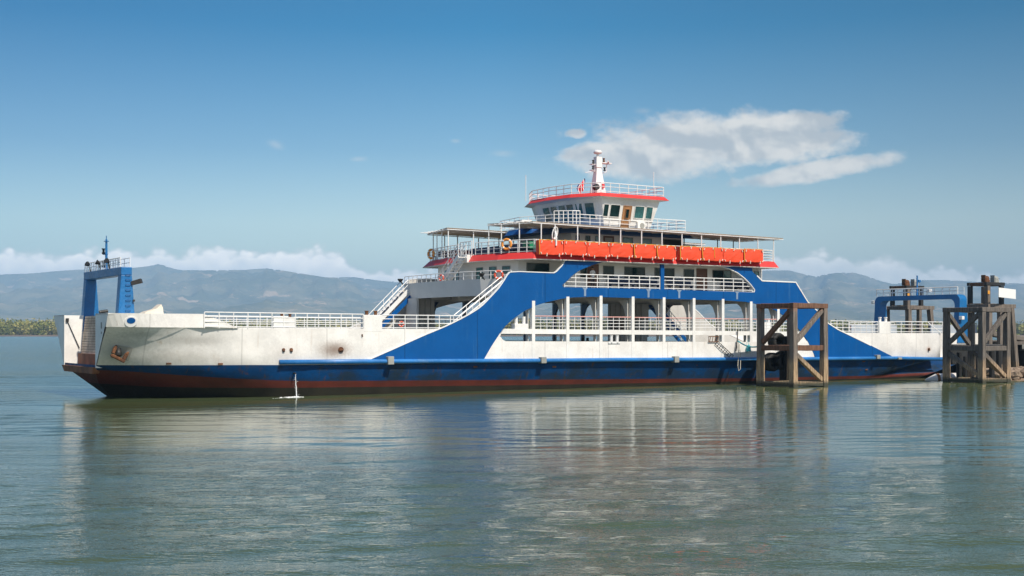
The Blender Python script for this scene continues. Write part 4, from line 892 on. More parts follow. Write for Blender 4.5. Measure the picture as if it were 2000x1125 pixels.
mb = MB(); mb.tube([(55.7, 8.2, 8.3), (55.7, 8.2, 10.4)], .11, 8, r1=.08); mb.box(55.75, 56.1, 8.05, 8.35, 9.7, 9.95); part(mb, 'light_mast', blue2, g2)
for y, z, m in ((13.7, 7.7, cream), (6.3, 8.75, trimw), (2.3, 5.9, trimw)):
    mb = MB(); mb.box(55.1, 55.5, y-.2, y+.2, z-.18, z+.18); part(mb, 'floodlight', m, g2, bevel=.04)
# bulkhead at stern, inner ramps
mat('stern_grey', (.45, .50, .55), .5, grime=.4)
for y_ in (2.75, 13.1): mb = MB(); mb.box(51.2, 58.3, y_, y_+.15, 2.3, 5.2); part(mb, 'stern_bulwark', MATS['stern_grey'])
railing([(51, 13.2, 4.5), (58, 13.2, 4.5)], 1.0, bars=3)

# ------------------------------------------------------------------ things on and beside the ferry
FE = [(1052.5, 1099.3), (1100.5, 1145), (1146.2, 1189.8), (1191, 1235), (1237.5, 1280.3), (1282, 1319.5), (1327.5, 1368.5), (1370.5, 1411), (1412, 1450.5), (1452.5, 1489.5)]
ORD = ['nearest the bow', 'second from the bow', 'third from the bow', 'fourth from the bow', 'fifth from the bow', 'sixth from the bow', 'seventh from the bow', 'eighth from the bow', 'ninth from the bow', 'nearest the stern']
for k, (x0, x1) in enumerate(FE):
    a, b_ = P(x0, 480, -.55)[0], P(x1, 480, -.55)[0]; dz = random.uniform(-.03, .03)
    z0, z1 = 10.42+dz, 11.50+dz; mid = (a+b_)/2
    root = empty('life_float', W(mid, -.1, z0), THETA)
    tag(root, 'orange canvas covered life float on the upper deck rail, '+ORD[k], 'life float', 'orange life floats along the upper deck rail')
    mb = MB(); nx, nz = 7, 5; sk = random.uniform(-.03, .03)
    front = [(a+(b_-a)*i/nx + sk*(j/nz-.5), -.62-.05*math.sin(math.pi*i/nx)*math.sin(math.pi*j/nz)+random.uniform(-.012, .012), z0+(z1-z0)*j/nz+(random.uniform(-.02, .02) if j in (0, nz) else 0)) for j in range(nz+1) for i in range(nx+1)]
    back = [(p[0], -.12, p[2]) for p in front]; n_ = nx+1
    fs = [(j*n_+i, j*n_+i+1, (j+1)*n_+i+1, (j+1)*n_+i) for j in range(nz) for i in range(nx)]; off = len(front)
    fs += [tuple(off+q for q in f[::-1]) for f in fs]
    per = [i for i in range(n_)]+[j*n_+nx for j in range(1, nz+1)]+[nz*n_+i for i in range(nx-1, -1, -1)]+[j*n_ for j in range(nz-1, 0, -1)]
    fs += [(per[i], per[(i+1) % len(per)], off+per[(i+1) % len(per)], off+per[i]) for i in range(len(per))]
    mb.add(front+back, fs); og = Vector((mid, -.1, z0))
    mb.build('float_cover', orange, root, og, smooth=False, bevel=.03)
    SB = []
    for q in (.28, .80): x = lerp(a, b_, q); SB.append(MB().beam((x, -.70, z0-.13), (x, -.72, z0+.12), .09, .05))
    for q, z in ((.06, z1-.12), (.94, z1-.12), (.48, z1-.05)): x = lerp(a, b_, q); SB.append(MB().beam((x, -.69, z-.08), (x+.07*(1 if q < .5 else -1), -.69, z+.1), .08, .05))
    for q, z in ((.07, z0+.1), (.93, z0+.1)): x = lerp(a, b_, q); SB.append(MB().beam((x, -.69, z-.06), (x+.08*(1 if q > .5 else -1), -.69, z+.08), .07, .05))
    for mb in SB: mb.build('strap', strapm, root, og)
    mb = MB(); pts = [(lerp(a, b_, i/10), -.60, z1+.04+.02*math.sin(i*2.1+k)) for i in range(11)]
    mb.tube(pts, .035, 5)
    if k in (0, 4, 5, 6, 7, 9): mb.tube([(a-.04, -.66, z1+.02), (a-.02, -.68, lerp(z0, z1, .5)), (a+.06*(k % 3), -.66, z0)], .04, 5)
    if k in (7,): mb.tube([(lerp(a, b_, .55), -.70, z1), (lerp(a, b_, .57), -.70, lerp(z0, z1, .25))], .03, 5)
    mb.build('grab_line', yellow, root, og)
def life_ring(c, n, m, label, R_=.36, r_=.09):
    n = Vector(n).normalized(); u = n.cross(Vector((0, 0, 1))).normalized(); v = u.cross(n)
    root = empty('life_ring', W(*c), THETA); tag(root, label, 'life ring', 'life rings on the ferry rails'); c = Vector(c)
    mb = MB(); mb.tube([c+(u*math.cos(a)+v*math.sin(a))*R_ for a in [2*math.pi*i/28 for i in range(28)]], r_, 8, closed=True); mb.build('ring_body', m, root, c, smooth=True)
    for q in range(4):
        mb = MB(); pts = [c+(u*math.cos(a)+v*math.sin(a))*R_ for a in [math.pi/4+q*math.pi/2+d for d in (-.12, 0, .12)]]; mb.tube(pts, r_*1.1, 8); mb.build('band', trimw, root, c, smooth=True)
def on_poly(poly, px, py): p = at_px(poly, px); return (p[0], p[1], zat(p, py))
p = on_poly([(a-.12, b) for a, b in UP[::-1]], 842, 496); life_ring(p, (-1, -.2, 0), ring, 'orange life ring on the far front corner rail under the tan canopy', .36, .11)
p = on_poly([(a-.12, b) for a, b in UP[::-1]], 989.5, 477); life_ring(p, (-1, -.6, 0), ring, 'orange life ring hanging left of the green crate on the upper deck', .38, .10)
p = on_poly([(a-.2, b) for a, b in BAL[::-1]], 974, 537); life_ring((p[0], p[1], p[2]), (-.6, -1, 0), ringr, 'red life ring at the near end of the grey balcony rail', .30, .09)
p = on_poly([(a+.15, b) for a, b in BAL[::-1]], 862, 545); life_ring((p[0], p[1], 8.85), (-1, -.3, 0), ringr, 'dark red life ring lying on the balcony below the front windows', .22, .08)
t, z = P(1664, 640, 15.7); life_ring((t, 15.7, z), (-.2, -1, 0), ringr, 'orange red life ring on the far rail behind the stern deck', .24, .08)
t, z = P(784, 633, 14.0); life_ring((t, 14., z), (-.2, -1, 0), ringr, 'small red life ring at the foot of the blue stair', .2, .07)
# anchor in its pocket
ac0 = P(250, 690); ao = o_near(*ac0)-.06
mb = MB(); q = [P(245, 674), P(276, 680), P(272, 706), P(240, 700)]
mb.plate([q], lambda a, b: (a, o_near(a, b)-.05, b), lambda a, b: (a, o_near(a, b)+.1, b)); part(mb, 'hawse_plate', greym)
root = empty('anchor', W(ac0[0], ao, ac0[1]), THETA); tag(root, 'rusty anchor housed on the white bow below the round emblem', 'anchor'); og = (ac0[0], ao, ac0[1])
mb = MB(); t, z = P(249, 690); mb.tube([(t+.05, ao-.15, z+.25), (t, ao-.35, z-.2)], .17, 10, r1=.2); mb.build('shank', steel, root, og, smooth=True)
mb = MB(); a, b_ = P(231, 692), P(264, 709); mb.beam((lerp(a[0], b_[0], .1), ao-.3, lerp(a[1], b_[1], .1)), (lerp(a[0], b_[0], .92), ao-.36, lerp(a[1], b_[1], .92)), .26, .22); mb.build('crown', rust, root, og, bevel=.06)
for (p0, p1) in (((238, 691), (247, 674)), ((259, 703), (271, 687))):
    a, b_ = P(*p0), P(*p1); mb = MB(); mb.beam((a[0], ao-.35, a[1]), (lerp(a[0], b_[0], .6)-.05, ao-.35, lerp(a[1], b_[1], .6)), .26, .2); mb.beam((lerp(a[0], b_[0], .55)-.04, ao-.34, lerp(a[1], b_[1], .55)), (b_[0], ao-.22, b_[1]), .2, .22, w1=.08, h1=.06); mb.build('fluke', rust, root, og, bevel=.03)
# canvas cover on the bow deck
a = P(300, 611, 2.0); mb = MB(); prof = [(-.75, 5.62), (-.6, 5.78), (.1, 6.0), (.42, 6.3), (.52, 6.1), (.58, 5.62)]
mb.plate([[(a[0]+x, z) for x, z in prof]], lambda p, q: (p, 1.7, q), lambda p, q: (p, 2.9+(q-5.6)*-.4, q))
on_ship(mb, 'canvas_cover', canvas, (a[0], 2.2, 5.62), 'cream canvas cover peaked like a tent on the bow deck', 'cover')
# green crate and white rope bundle on the upper deck
p = on_poly([(a+.9, b) for a, b in UP[::-1]], 1034, 478); mb = MB(); mb.box(p[0]-.3, p[0]+.3, p[1]-.5, p[1]+.5, 10.95, 11.45); mb.box(p[0]-.34, p[0]+.34, p[1]-.54, p[1]+.54, 11.38, 11.48)
on_ship(mb, 'crate', green, (p[0], p[1], 10.95), 'green plastic crate behind the upper deck rail by the orange floats', 'crate', bevel=.02)
t, z = P(1080, 458, -.1); mb = MB()
for k in range(5): mb.tube([(t+.1+.25*math.cos(a)*(.7+.06*k)+.10*math.sin(a), -.12-.03*k, z+.1+.48*math.sin(a)) for a in [2*math.pi*i/14 for i in range(14)]], .04, 5, closed=True)
mb.tube([(t-.15, -.75, z-.9), (t-.12, -.74, z-.3), (t+.1, -.3, z+.2)], .07, 5)
on_ship(mb, 'rope_coil', trimw, (t, -.12, z), 'white rope coil hung on the canopy post above the first orange float', 'rope')
# mooring ropes, bag, ladder
D1 = (22.6, 102.8); D2 = (40.75, 111.); AL = R(35); SD = 3.6
def corner(D, i, j): return (D[0]+SD*(i*math.cos(AL)-j*math.sin(AL)), D[1]+SD*(i*math.sin(AL)+j*math.cos(AL)))
def ropething(pts, r, m, label, name='mooring_rope', group=None):
    o = Vector(pts[0]); mb = MB(); mb.tube(pts, r, 5); ob = mb.build(name, m, None, o); ob.location = o; tag(ob, label, 'rope', group); return ob
def Wp(px, py, y): t, z = P(px, py, y); return W(t, y, z)
pa = Wp(1441, 666, -.1); pb = Vector((*corner(D1, 0, 1), 3.3)); ropething([pa.lerp(pb, q)-Vector((0, 0, .25*math.sin(math.pi*q))) for q in [i/10 for i in range(11)]], .06, turq, 'turquoise mooring rope from the ferry side to the dark timber dolphin')
ropething([Wp(1442.5, 662, -.15), Wp(1442.5, 690, -.2), Wp(1441, 715, -.3), Wp(1443, 724, -.3), Wp(1446, 721, -.3), Wp(1446.5, 700, -.2), Wp(1444, 672, -.15)], .035, ropew, 'thin grey rope loop hanging down the hull near the dark dolphin')
ropething([Wp(1440.5, 645, -.15), Wp(1440, 662, -.16), Wp(1437, 686, -.2)], .05, black, 'short black rope end hanging below the freeing port')
t, z = P(1461.5, 680, -.2); mb = MB(); mb.lathe([(.16, -.30), (.20, -.22), (.17, .12), (.09, .26), (.05, .3)], (t, -.25, z), 10); mb.tube([(t, -.25, z+.25), (t, -.1, z+.7)], .02)
on_ship(mb, 'fender_bag', turq, (t, -.25, z), 'turquoise bag hanging on the ferry side near the mooring rope', 'bag')
mb = MB(); a, b_, = P(1399, 669, -.08), P(1430, 698, -.12)
for d in (-.14, .14): mb.beam((a[0]+d, -.10, a[1]+d*.9), (b_[0]+d, -.13, b_[1]+d*.9), .04, .04)
for k in range(9): q = k/8; x, zz = lerp(a[0], b_[0], q), lerp(a[1], b_[1], q); mb.beam((x-.14, -.11, zz-.13), (x+.14, -.11, zz+.13), .03, .03)
on_ship(mb, 'boarding_ladder', steel, (a[0], -.1, a[1]), 'thin dark ladder slanting down the white hull side', 'ladder')
a = P(1393, 663, -.1); mb = MB()
mb.tube([(a[0]-.5, -.1, a[1]-.2), (a[0]-.5, -.1, a[1]+.25), (a[0]+.6, -.1, a[1]+.25), (a[0]+.6, -.1, a[1]-.2), (a[0]-.5, -.1, a[1]-.2)], .04, 5)
for k in range(4): mb.tube([(a[0]-.4+k*.28, -.1, a[1]-.2), (a[0]-.3+k*.28, -.1, a[1]+.25)], .03, 5)
part(mb, 'ladder_rack', rust)

# person standing in the doorway on the promenade
def build_person(c, label):
    root = empty('person', W(*c), THETA); tag(root, label, 'person')
    skin = mat('skin', (.30, .16, .10), .6); shirt = mat('white_shirt', (.72, .72, .74), .7, var=.05); trous = mat('dark_trousers', (.02, .022, .035), .8); shoe = mat('white_shoe', (.75, .74, .7), .6); hair = mat('dark_hair', (.01, .008, .006), .6)
    bm = bpy.data.meshes.new('body')
    V_ = [((0, 0, .93), .15), ((0, 0, 1.12), .14), ((0, .01, 1.32), .165), ((0, 0, 1.45), .09), ((0, -.01, 1.53), .055), ((0, -.02, 1.63), .095), ((0, -.02, 1.70), .085)]
    E_ = [(0, 1), (1, 2), (2, 3), (3, 4), (4, 5), (5, 6)]
    for s_ in (-1, 1):
        k = len(V_); V_ += [((s_*.19, 0, 1.40), .06), ((s_*.25, .02, 1.14), .045), ((s_*.24, -.08, .92), .036), ((s_*.235, -.10, .84), .04)]; E_ += [(3, k), (k, k+1), (k+1, k+2), (k+2, k+3)]
        k = len(V_); V_ += [((s_*.10, 0, .86), .10), ((s_*.11, -.02, .50), .068), ((s_*.12, .01, .09), .045), ((s_*.125, -.10, .045), .045), ((s_*.13, -.17, .04), .035)]; E_ += [(0, k), (k, k+1), (k+1, k+2), (k+2, k+3), (k+3, k+4)]
    bm.from_pydata([v for v, _ in V_], E_, []); o = bpy.data.objects.new('body', bm); COL.objects.link(o); o.parent = root
    sk = o.modifiers.new('skin', 'SKIN'); sk.use_smooth_shade = True
    for i, (_, r_) in enumerate(V_): bm.skin_vertices[0].data[i].radius = (r_, r_*.8 if i in (0, 1, 2) else r_)
    bm.skin_vertices[0].data[0].use_root = True
    o.modifiers.new('sub', 'SUBSURF').levels = 1; o.modifiers['sub'].render_levels = 2
    m = bpy.data.materials.new('clothed_skin'); m.use_nodes = True; nt = m.node_tree; N = NM(nt); tcn = node(nt, 'ShaderNodeTexCoord'); s_ = node(nt, 'ShaderNodeSeparateXYZ'); nt.links.new(tcn.outputs['Object'], s_.inputs[0])
    z_ = s_.outputs[2]; xo = N.m('ABSOLUTE', s_.outputs[0])
    c_ = N.mix(N.m('GREATER_THAN', z_, .10), (.75, .74, .7), (.02, .022, .035)); c_ = N.mix(N.m('GREATER_THAN', z_, .95), c_, (.72, .72, .74)); c_ = N.mix(N.m('GREATER_THAN', z_, 1.49), c_, (.30, .16, .10))
    c_ = N.mix(N.m('MULTIPLY', N.m('GREATER_THAN', xo, .185), N.m('MULTIPLY', N.m('LESS_THAN', z_, 1.22), N.m('GREATER_THAN', z_, .7))), c_, (.30, .16, .10))
    nt.links.new(c_, nt.nodes['Principled BSDF'].inputs['Base Color']); bm.materials.append(m)
    mb = MB(); mb.lathe([(.103, 0), (.108, .05), (.09, .10), (.04, .135)], (0, .0, 1.66), 10); mb.build('hair', hair, root, smooth=True)
    mb = MB(); mb.tube([(0, -.105, 1.655), (0, -.135, 1.625)], .014, 5)
    for s_ in (-1, 1): mb.tube([(s_*.1, -.02, 1.66), (s_*.1, -.02, 1.60)], .02, 5)
    mb.build('face', skin, root)
    mb = MB()
    for s_ in (-1, 1): mb.tube([(s_*.035, -.112, 1.66), (s_*.035, -.12, 1.66)], .012, 6)
    mb.tube([(-.03, -.112, 1.585), (.03, -.112, 1.585)], .008, 5); mb.build('eye', hair, root)
    for s_ in (-1, 1):
        mb = MB(); b0 = Vector((s_*.235, -.10, .84))
        mb.hexa([b0+Vector((-.018, -.04, .02)), b0+Vector((.018, -.04, .02)), b0+Vector((.018, .04, .02)), b0+Vector((-.018, .04, .02))], [b0+Vector((-.016, -.04, -.07)), b0+Vector((.016, -.04, -.07)), b0+Vector((.016, .04, -.07)), b0+Vector((-.016, .04, -.07))])
        for f, L in zip((-.03, -.01, .012, .032), (.07, .085, .08, .06)): mb.tube([b0+Vector((0, f, -.07)), b0+Vector((-s_*.006, f, -.07-L*.5)), b0+Vector((-s_*.02, f, -.07-L))], .010, 5, r1=.007)
        mb.tube([b0+Vector((0, -.04, -.0)), b0+Vector((-s_*.01, -.07, -.03)), b0+Vector((-s_*.015, -.075, -.065))], .011, 5, r1=.008); mb.build('hand', skin, root)
pt = P(1157.5, 562, 1.45)[0]; build_person((pt, 1.45, 7.95), 'person in a white top and dark trousers standing by the brown promenade door')

# water jet from the outlet and its splash
foam = mat('foam_white', (.85, .87, .86), .5, var=.05)
t, z = P(577, 731); oo = o_near(t, z)-.28
mb = MB(); pts = [(t+random.uniform(-.02, .02), oo-.25*q*q-.02, lerp(z, .02, q)) for q in [i/9 for i in range(10)]]
mb.tube(pts, .018, 6, r1=.036)
for k in range(46): q = random.random(); x = t+random.gauss(0, .04+.10*q); y_ = oo-.25*q*q+random.gauss(0, .06); s_ = random.uniform(.008, .02); zz = lerp(z, .05, q); mb.lathe([(0.002, -s_), (s_, 0), (.002, s_)], (x, y_, zz), 5)
jet = on_ship(mb, 'water_jet', foam, (t, oo, z), 'thin white jet of water falling from the hull into the sea', 'water jet')
mb = MB(); nq = 26
for k in range(110):
    rr = abs(random.gauss(0, .30)); a = random.uniform(0, 6.28); x = t+rr*math.cos(a)*1.2-abs(random.gauss(0, .3)); y_ = oo-.35+rr*math.sin(a)*.9; s_ = random.uniform(.02, .06)*(1.1-min(1, rr)); s_ = max(.012, s_)
    mb.lathe([(.004, -s_*.6), (s_*1.6, 0), (.004, s_*1.1)], (x, y_, .02), 6)
for k in range(26):
    q = random.random()**1.6; x = t-.4-q*1.6; y_ = oo-.35-q*.5+random.gauss(0, .05); s_ = random.uniform(.012, .03); mb.lathe([(.004, -s_*.3), (s_*2.2, 0), (.004, s_*.5)], (x, y_, .012), 6)
o = on_ship(mb, 'splash_foam', foam, (t, oo, 0), 'white foam where the water jet hits the sea', 'foam'); o['kind'] = 'stuff'

# ------------------------------------------------------------------ timber dolphins
def timb_part(name, p0, p1, w, h, m, root, o, up=(0, 0, 1), w1=None, h1=None):
    p0, p1 = Vector(p0), Vector(p1); mb = MB(); n_ = 5; d = p1-p0
    pts = [p0.lerp(p1, i/n_) for i in range(n_+1)]
    dd = d.normalized(); u = Vector(up)
    if abs(dd.dot(u)) > .9: u = Vector((math.cos(AL), math.sin(AL), 0))
    a = dd.cross(u).normalized(); b = a.cross(dd); vs = []
    for i, p in enumerate(pts):
        q = i/n_; ww = lerp(w, w1 or w, q); h_ = lerp(h, h1 or h, q)
        for sx_, sy_ in ((-1, -1), (1, -1), (1, 1), (-1, 1)): vs.append(p+a*(sx_*ww/2+random.uniform(-.018, .018))+b*(sy_*h_/2+random.uniform(-.018, .018)))
    fs = [(i*4+j, i*4+(j+1) % 4, (i+1)*4+(j+1) % 4, (i+1)*4+j) for i in range(n_) for j in range(4)]+[(3, 2, 1, 0), (n_*4, n_*4+1, n_*4+2, n_*4+3)]
    mb.add(vs, fs); ob = mb.build(name, m, root, o, bevel=.035); return ob
def dolphin(D, ztop, zmid, label, m, mtop, mmid, lowleft):
    o = Vector((D[0], D[1], 0)); root = empty('mooring_dolphin', o); tag(root, label, 'dolphin', 'timber mooring dolphins')
    C = {(i, j): corner(D, i, j) for i in (0, 1) for j in (0, 1)}
    for (i, j), c in C.items(): timb_part('post', (*c, -2.), (*c, ztop-.38), .54, .54, m, root, o, w1=.46, h1=.46)
    E = (((0, 0), (1, 0)), ((0, 0), (0, 1)), ((1, 0), (1, 1)), ((0, 1), (1, 1)))
    def ext(a, b, e): v = Vector((b[0]-a[0], b[1]-a[1])).normalized()*e; return (a[0]-v.x, a[1]-v.y), (b[0]+v.x, b[1]+v.y)
    for k, (p, q) in enumerate(E):
        a, b = ext(C[p], C[q], .27 if k in (0, 3) else -.26); timb_part('cap_beam', (*a, ztop-.19), (*b, ztop-.19), .50, .40, mtop, root, o)
        a, b = ext(C[p], C[q], -.22); timb_part('cross_beam', (*a, zmid), (*b, zmid), .36, .42, mmid, root, o)
        a, b = ext(C[p], C[q], -.2); timb_part('sill_beam', (*a, .22 if k != 0 else .34), (*b, .22), .34, .34, m, root, o)
    def br(p, q, zp, zq, e=.26, m_=mmid):
        a, b = ext(C[p], C[q], -e); timb_part('brace', (*a, zp), (*b, zq), .34, .36, m_, root, o)
    br((0, 1), (0, 0), zmid+.45, ztop-.55); br((0, 0), (1, 0), zmid+.55, ztop-.55, m_=m)
    br((0, 0), (1, 0), zmid-.5, .55, m_=m)
    if lowleft: br((0, 1), (0, 0), zmid-.5, .7, m_=m); br((1, 1), (0, 1), zmid+.3, ztop-.6, m_=m); br((1, 0), (1, 1), .7, zmid-.4, m_=m)
    return root
dolphin(D1, 6.80, 3.17, 'rust topped timber mooring dolphin standing alone in front of the ferry side', timb, timbr, timbr, False)
dolphin(D2, 6.62, 3.05, 'grey timber mooring dolphin by the ferry stern and the rocks', timb2, timb2, timb2, True)
# tyre fenders hung behind the first dolphin
def tyre(c, r, w, label):
    n = Vector((ST, -CT, 0)); u = Vector((CT, ST, 0)); v = Vector((0, 0, 1)); c = Vector(c); mb = MB()
    for k in (-.5, 0, .5): mb.tube([c+n*w*k*.55+(u*math.cos(a)+v*math.sin(a))*r*.74 for a in [2*math.pi*i/24 for i in range(24)]], r*.27, 8, closed=True)
    mb.tube([c-n*w*.3, c-n*w*.1], r*.5, 16)
    ob = mb.build('tyre_fender', [black], None, c, smooth=True); ob.location = c; tag(ob, label, 'tyre fender', 'black fenders behind the rust topped dolphin')
fc = corner(D1, .5, 1.05)
def at_depth(px, py, d): return Vector(((px-1000)*d/2500, d, CAM_H-(py-649)*d/2500))
tyre(at_depth(1517, 667, 108.3), .74, .9, 'big worn black tyre above the dolphin cross beam')
tyre(at_depth(1507, 707, 108.6), .80, .8, 'big black tyre below the dolphin cross beam, left one')
tyre(at_depth(1528, 704, 108.9), .82, .8, 'big black tyre below the dolphin cross beam, right one')
o = at_depth(1533, 700, 109.3); mb = MB(); mb.beam(o+Vector((0, 0, -2.4)), o+Vector((0, 0, 1.9)), 2.2, .5); ob = mb.build('fender_board', black, None, o, bevel=.05); ob.location = o; tag(ob, 'dark fender panel between the rust topped dolphin and the hull', 'fender')

for px, d, zt_, r_ in ((1873, 117.5, 2.6, .26), (1886, 119, 2.2, .24), (1897, 118, 3.0, .28), (1908, 119.5, 2.4, .24), (1938, 118.5, 2.7, .27), (1952, 119.5, 2.9, .26)):
    c = at_depth(px, 700, d); c.z = 0; mb = MB(); mb.tube([c+Vector((0, 0, -2)), c+Vector((random.uniform(-.1, .1), 0, zt_))], r_, 9, r1=r_*.9); ob = mb.build('pile', [black], None, c); ob.location = c
    tag(ob, 'dark wet pile standing behind the grey dolphin', 'pile', 'dark piles behind the grey dolphin')
c = at_depth(1905, 690, 120.5); mb = MB(); mb.beam(c+Vector((-2.3, 0, -.1)), c+Vector((2.6, .3, -.1)), .5, 1.9); ob = mb.build('fender_board', steel, None, c, bevel=.05); ob.location = c; tag(ob, 'dark steel fender board behind the grey dolphin cross beam', 'fender')
# ------------------------------------------------------------------ hoist towers, linkspan, sign, rocks at the right
def tower(t, y, zl, zt, label, sgn):
    o = W(t, y, 0); root = empty('hoist_tower', o, THETA); tag(root, label, 'tower', 'ramp hoist towers')
    L, Wd = 3.5, 3.0
    def tb(name, p0, p1, w, h, m=towm, **k):
        mb = MB(); mb.beam(p0, p1, w, h); ob = mb.build(name, m, root, None, bevel=.03); return ob
    for i in (0, 1):
        for j in (0, 1):
            x, yy_ = i*L, j*Wd; sp_ = 1.1 if i == 1 else 0.
            tb('post', (x+sp_, yy_, -1.5), (x, yy_, zl-.2), .5, .5)
            tb('upper_post', (x*.62+.35, yy_*.7+.4, zl+.2), (x*.62+.35, yy_*.7+.4, zt-.3), .38, .42, towm if (i+j) % 2 == 0 else steel)
    tb('post', (L*.5, 0, -1.5), (L*.5, 0, zl-.2), .42, .42)
    for j in (0, 1): tb('cap_beam', (-.4, j*Wd, zl), (L+.5, j*Wd, zl), .5, .4)
    for i in (0, 1): tb('cross_beam', (i*L, .26, zl-.01), (i*L, Wd-.26, zl-.01), .44, .36)
    tb('deck_board', (-.2, Wd/2, zl+.24), (L+.2, Wd/2, zl+.24), 1.4, .08)
    for j in (0, 1): tb('top_girder', (0, j*2.1+.4, zt-.1), (L*.62+.75, j*2.1+.4, zt-.1), .3, .34, steel)
    for x in (.35, L*.62+.35): tb('top_beam', (x, .56, zt-.12), (x, 2.34, zt-.12), .3, .36, timbr)
    for x, m in ((.55, rust), (2.0, greym)):
        mb = MB(); mb.box(x-.3, x+.3, .5, 1.1, zt+.08, zt+.35); mb.tube([(x-.25, .8, zt+.45), (x+.25, .8, zt+.45)], .27, 12); mb.box(x-.38, x-.30, .55, 1.05, zt+.08, zt+.8); w_ = mb.build('winch', m, root)
    mb = MB(); mb.tube([(1.3, .8, zt), (1.3, .8, zl-1)], .025, 5); mb.tube([(-.2, .6, zt+.45), (2.6, .6, zt+.45)], .02, 5); mb.build('hoist_wire', steel, root)
    mb = MB(); mb.box(.0, .3, .1, .16, zl+1.2, zl+1.55); mb.build('marker_plate', orangepl, root)
    return root
tower(59.2, 12.3, 7.15, 9.5, 'timber hoist tower seen through the blue stern gantry', 1)
tower(57.3, .6, 7.1, 9.45, 'timber hoist tower with a dark steel top carrying the white sign', 1)
c0 = at_depth(1951, 561.5, 127.6); c1 = at_depth(1984, 565.5, 130.2); c2 = at_depth(1984, 584, 130.2); c3 = at_depth(1951, 580, 127.6)
nrm = (c1-c0).cross(c3-c0).normalized()*.06; mb = MB(); mb.hexa([c0, c1, c2, c3], [p+nrm for p in (c0, c1, c2, c3)]); mb2 = MB()
ob = mb.build('sign_board', signw, None, c0); ob.location = c0; tag(ob, 'blank white sign board fixed to the hoist tower', 'sign')
# linkspan and pier
root = empty('linkspan', W(60, 8, 0), THETA); tag(root, 'dark steel vehicle ramp and pier behind the stern dolphin', 'ramp'); og = Vector((60, 8, 0))
mb = MB(); mb.box(59, 92, 3.2, 12.8, 2.7, 3.1); mb.build('ramp_deck', deckm, root, og)
mb = MB()
for y_ in (3.4, 8, 12.6): mb.box(59, 92, y_-.2, y_+.2, 1.6, 2.7)
mb.build('girder', steel, root, og)
for k in range(4):
    for y_ in (2.2, 13.8): mb = MB(); mb.tube([(61+k*3.4, y_, -2), (61+k*3.4, y_, 3.2)], .28, 8); mb.build('pile', black, root, og)
for y_ in (1.6, 13.6): mb = MB(); mb.beam((60, y_, 3.35), (92, y_, 3.35), 1.3, .35); mb.build('walkway', timb2, root, og)
mb = MB(); mb.box(63, 92, .6, 14.6, -1.5, 2.6); mb.build('abutment_shade', black, root, og)  # block coloured black to stand for the shade under the pier
mb = MB(); mb.beam((58.3, 1.9, 4.4), (66, 1.9, 3.6), .9, .5); mb.build('concrete_kerb', mat('pier_concrete', (.16, .14, .12), .85), root, og, bevel=.08)
# white cone ended float by the stern
c = at_depth(1806, 742, 118.4); ax = Vector((1, .06, .02)).normalized(); mb = MB()
pts = [c, c+ax*.95, c+ax*2.4]; u = Vector((0, 0, 1)); v = ax.cross(u).normalized(); n_ = 14; vs = [c]
for d, r_ in ((.05, .07), (1.1, .58), (3.0, .60)): vs += [c+ax*d+(v*math.cos(2*math.pi*j/n_)+u*math.sin(2*math.pi*j/n_))*r_-u*.0 for j in range(n_)]
fs = [(0, 1+(j+1) % n_, 1+j) for j in range(n_)]; mi = [0]*n_
for i in range(2): fs += [(1+i*n_+j, 1+i*n_+(j+1) % n_, 1+(i+1)*n_+(j+1) % n_, 1+(i+1)*n_+j) for j in range(n_)]
fs += [tuple(range(1+2*n_, 1+3*n_))]
mb.add(vs, fs); fl = mb.build('float_tank', mat('float_white', (.62, .60, .58), .5, grime=.5, gcol=(.35, .22, .13), scale=2), None, c); fl.location = c; tag(fl, 'white cone nosed steel float lying in the water under the stern', 'float')
mb = MB(); mb.tube([c+ax*1.05, c+ax*1.3], .61, 14); mb.build('rust_band', rust, fl, c)
# rocks
rk = mat('shore_rock', (.33, .245, .175), .9, var=.4, grime=.5, gcol=(.17, .12, .085), bump=.8, scale=2)
import bmesh
base_rocks = []
for k in range(4):
    b = bmesh.new(); bmesh.ops.create_icosphere(b, subdivisions=2, radius=1)
    for v_ in b.verts: v_.co *= 1+.35*noise.noise(v_.co*1.3+Vector((k*7, 0, 0))); v_.co.z *= .72
    me = bpy.data.meshes.new('rock'); b.to_mesh(me); b.free(); me.materials.append(rk); base_rocks.append(me)
for k in range(34):
    x = random.uniform(44.6, 51.5); y_ = random.uniform(115, 123); z_ = max(-.15, (y_-116)*.09+(x-44.5)*.07+random.uniform(-.2, .25)); s_ = random.uniform(.28, .75)
    o = bpy.data.objects.new('rock', base_rocks[k % 4]); COL.objects.link(o); o.location = (x, y_, z_); o.scale = (s_, s_*random.uniform(.8, 1.2), s_*random.uniform(.8, 1.1)); o.rotation_euler = (random.uniform(-.3, .3), random.uniform(-.3, .3), random.uniform(0, 6))
    tag(o, 'brown rock in the heap at the foot of the pier on the right', 'rock', 'rocks heaped beside the pier')
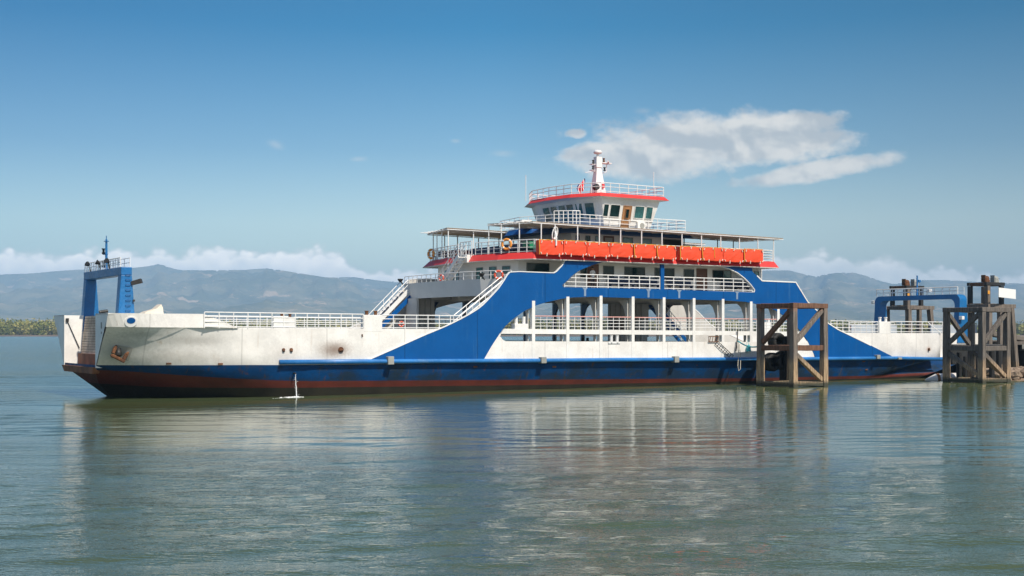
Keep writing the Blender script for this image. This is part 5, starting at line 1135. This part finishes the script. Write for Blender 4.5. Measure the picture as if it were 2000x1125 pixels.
mb = MB(); mb.hexa([(44.6, 115.2, -1), (56, 115.2, -1), (58, 126, -1), (44.6, 126, -1)], [(45.6, 116.6, -.1), (56, 116.6, .3), (58, 126, 1.3), (46, 126, .9)]); o = mb.build('rock_bank', rk); o['kind'] = 'structure'
# second vessel behind the pier at the right edge
c = W(72, -5, 0); root = empty('moored_boat', c, THETA); tag(root, 'blue and white boat partly hidden behind the tower at the right edge', 'boat')
mb = MB(); mb.hexa([(0, 0, 0), (14, 0, 0), (14, 4, 0), (0, 4, 0)], [(-1, -.3, 4.6), (15, -.3, 4.6), (15, 4.3, 4.6), (-1, 4.3, 4.6)]); mb.build('hull', cream, root)
mb = MB(); mb.box(-1.1, 15, -.4, 4.4, 5.2, 5.75); mb.build('deck_edge', blue, root)
mb = MB()
for x in range(0, 15, 2): mb.box(x-.05, x+.05, -.3, -.2, 4.6, 5.2)
mb.build('stanchion', steel, root)
mb = MB()
for z in (6.1, 6.4, 6.75): mb.tube([(-1, -.3, z), (15, -.3, z)], .03, 5)
for x in range(-1, 16): mb.tube([(x, -.3, 5.7), (x, -.3, 6.75)], .03, 5)
mb.build('railing', trimw, root)
mb = MB(); mb.tube([(3.2, .5, 5.7), (3.2, .5, 8.2)], .14, 8); mb.tube([(3.2, .5, 8.2), (3.2, .5, 9.4)], .04, 6); mb.build('mast', blue2, root)

# ------------------------------------------------------------------ haze: even air over the bay
hm = bpy.data.materials.new('air_haze'); hm.use_nodes = True; nt = hm.node_tree; nt.nodes.clear()
pv = node(nt, 'ShaderNodeVolumePrincipled'); pv.inputs['Color'].default_value = (.43, .70, 1., 1); pv.inputs['Density'].default_value = 1.1e-4; pv.inputs['Anisotropy'].default_value = -.18
mo = node(nt, 'ShaderNodeOutputMaterial'); nt.links.new(pv.outputs[0], mo.inputs['Volume'])
mb = MB(); mb.box(-17000, 17000, -800, 13600, -8., HILLTOP+14); hz = mb.build('haze', hm); tag(hz, 'thin blue haze in the air over the bay', 'haze', kind='stuff')
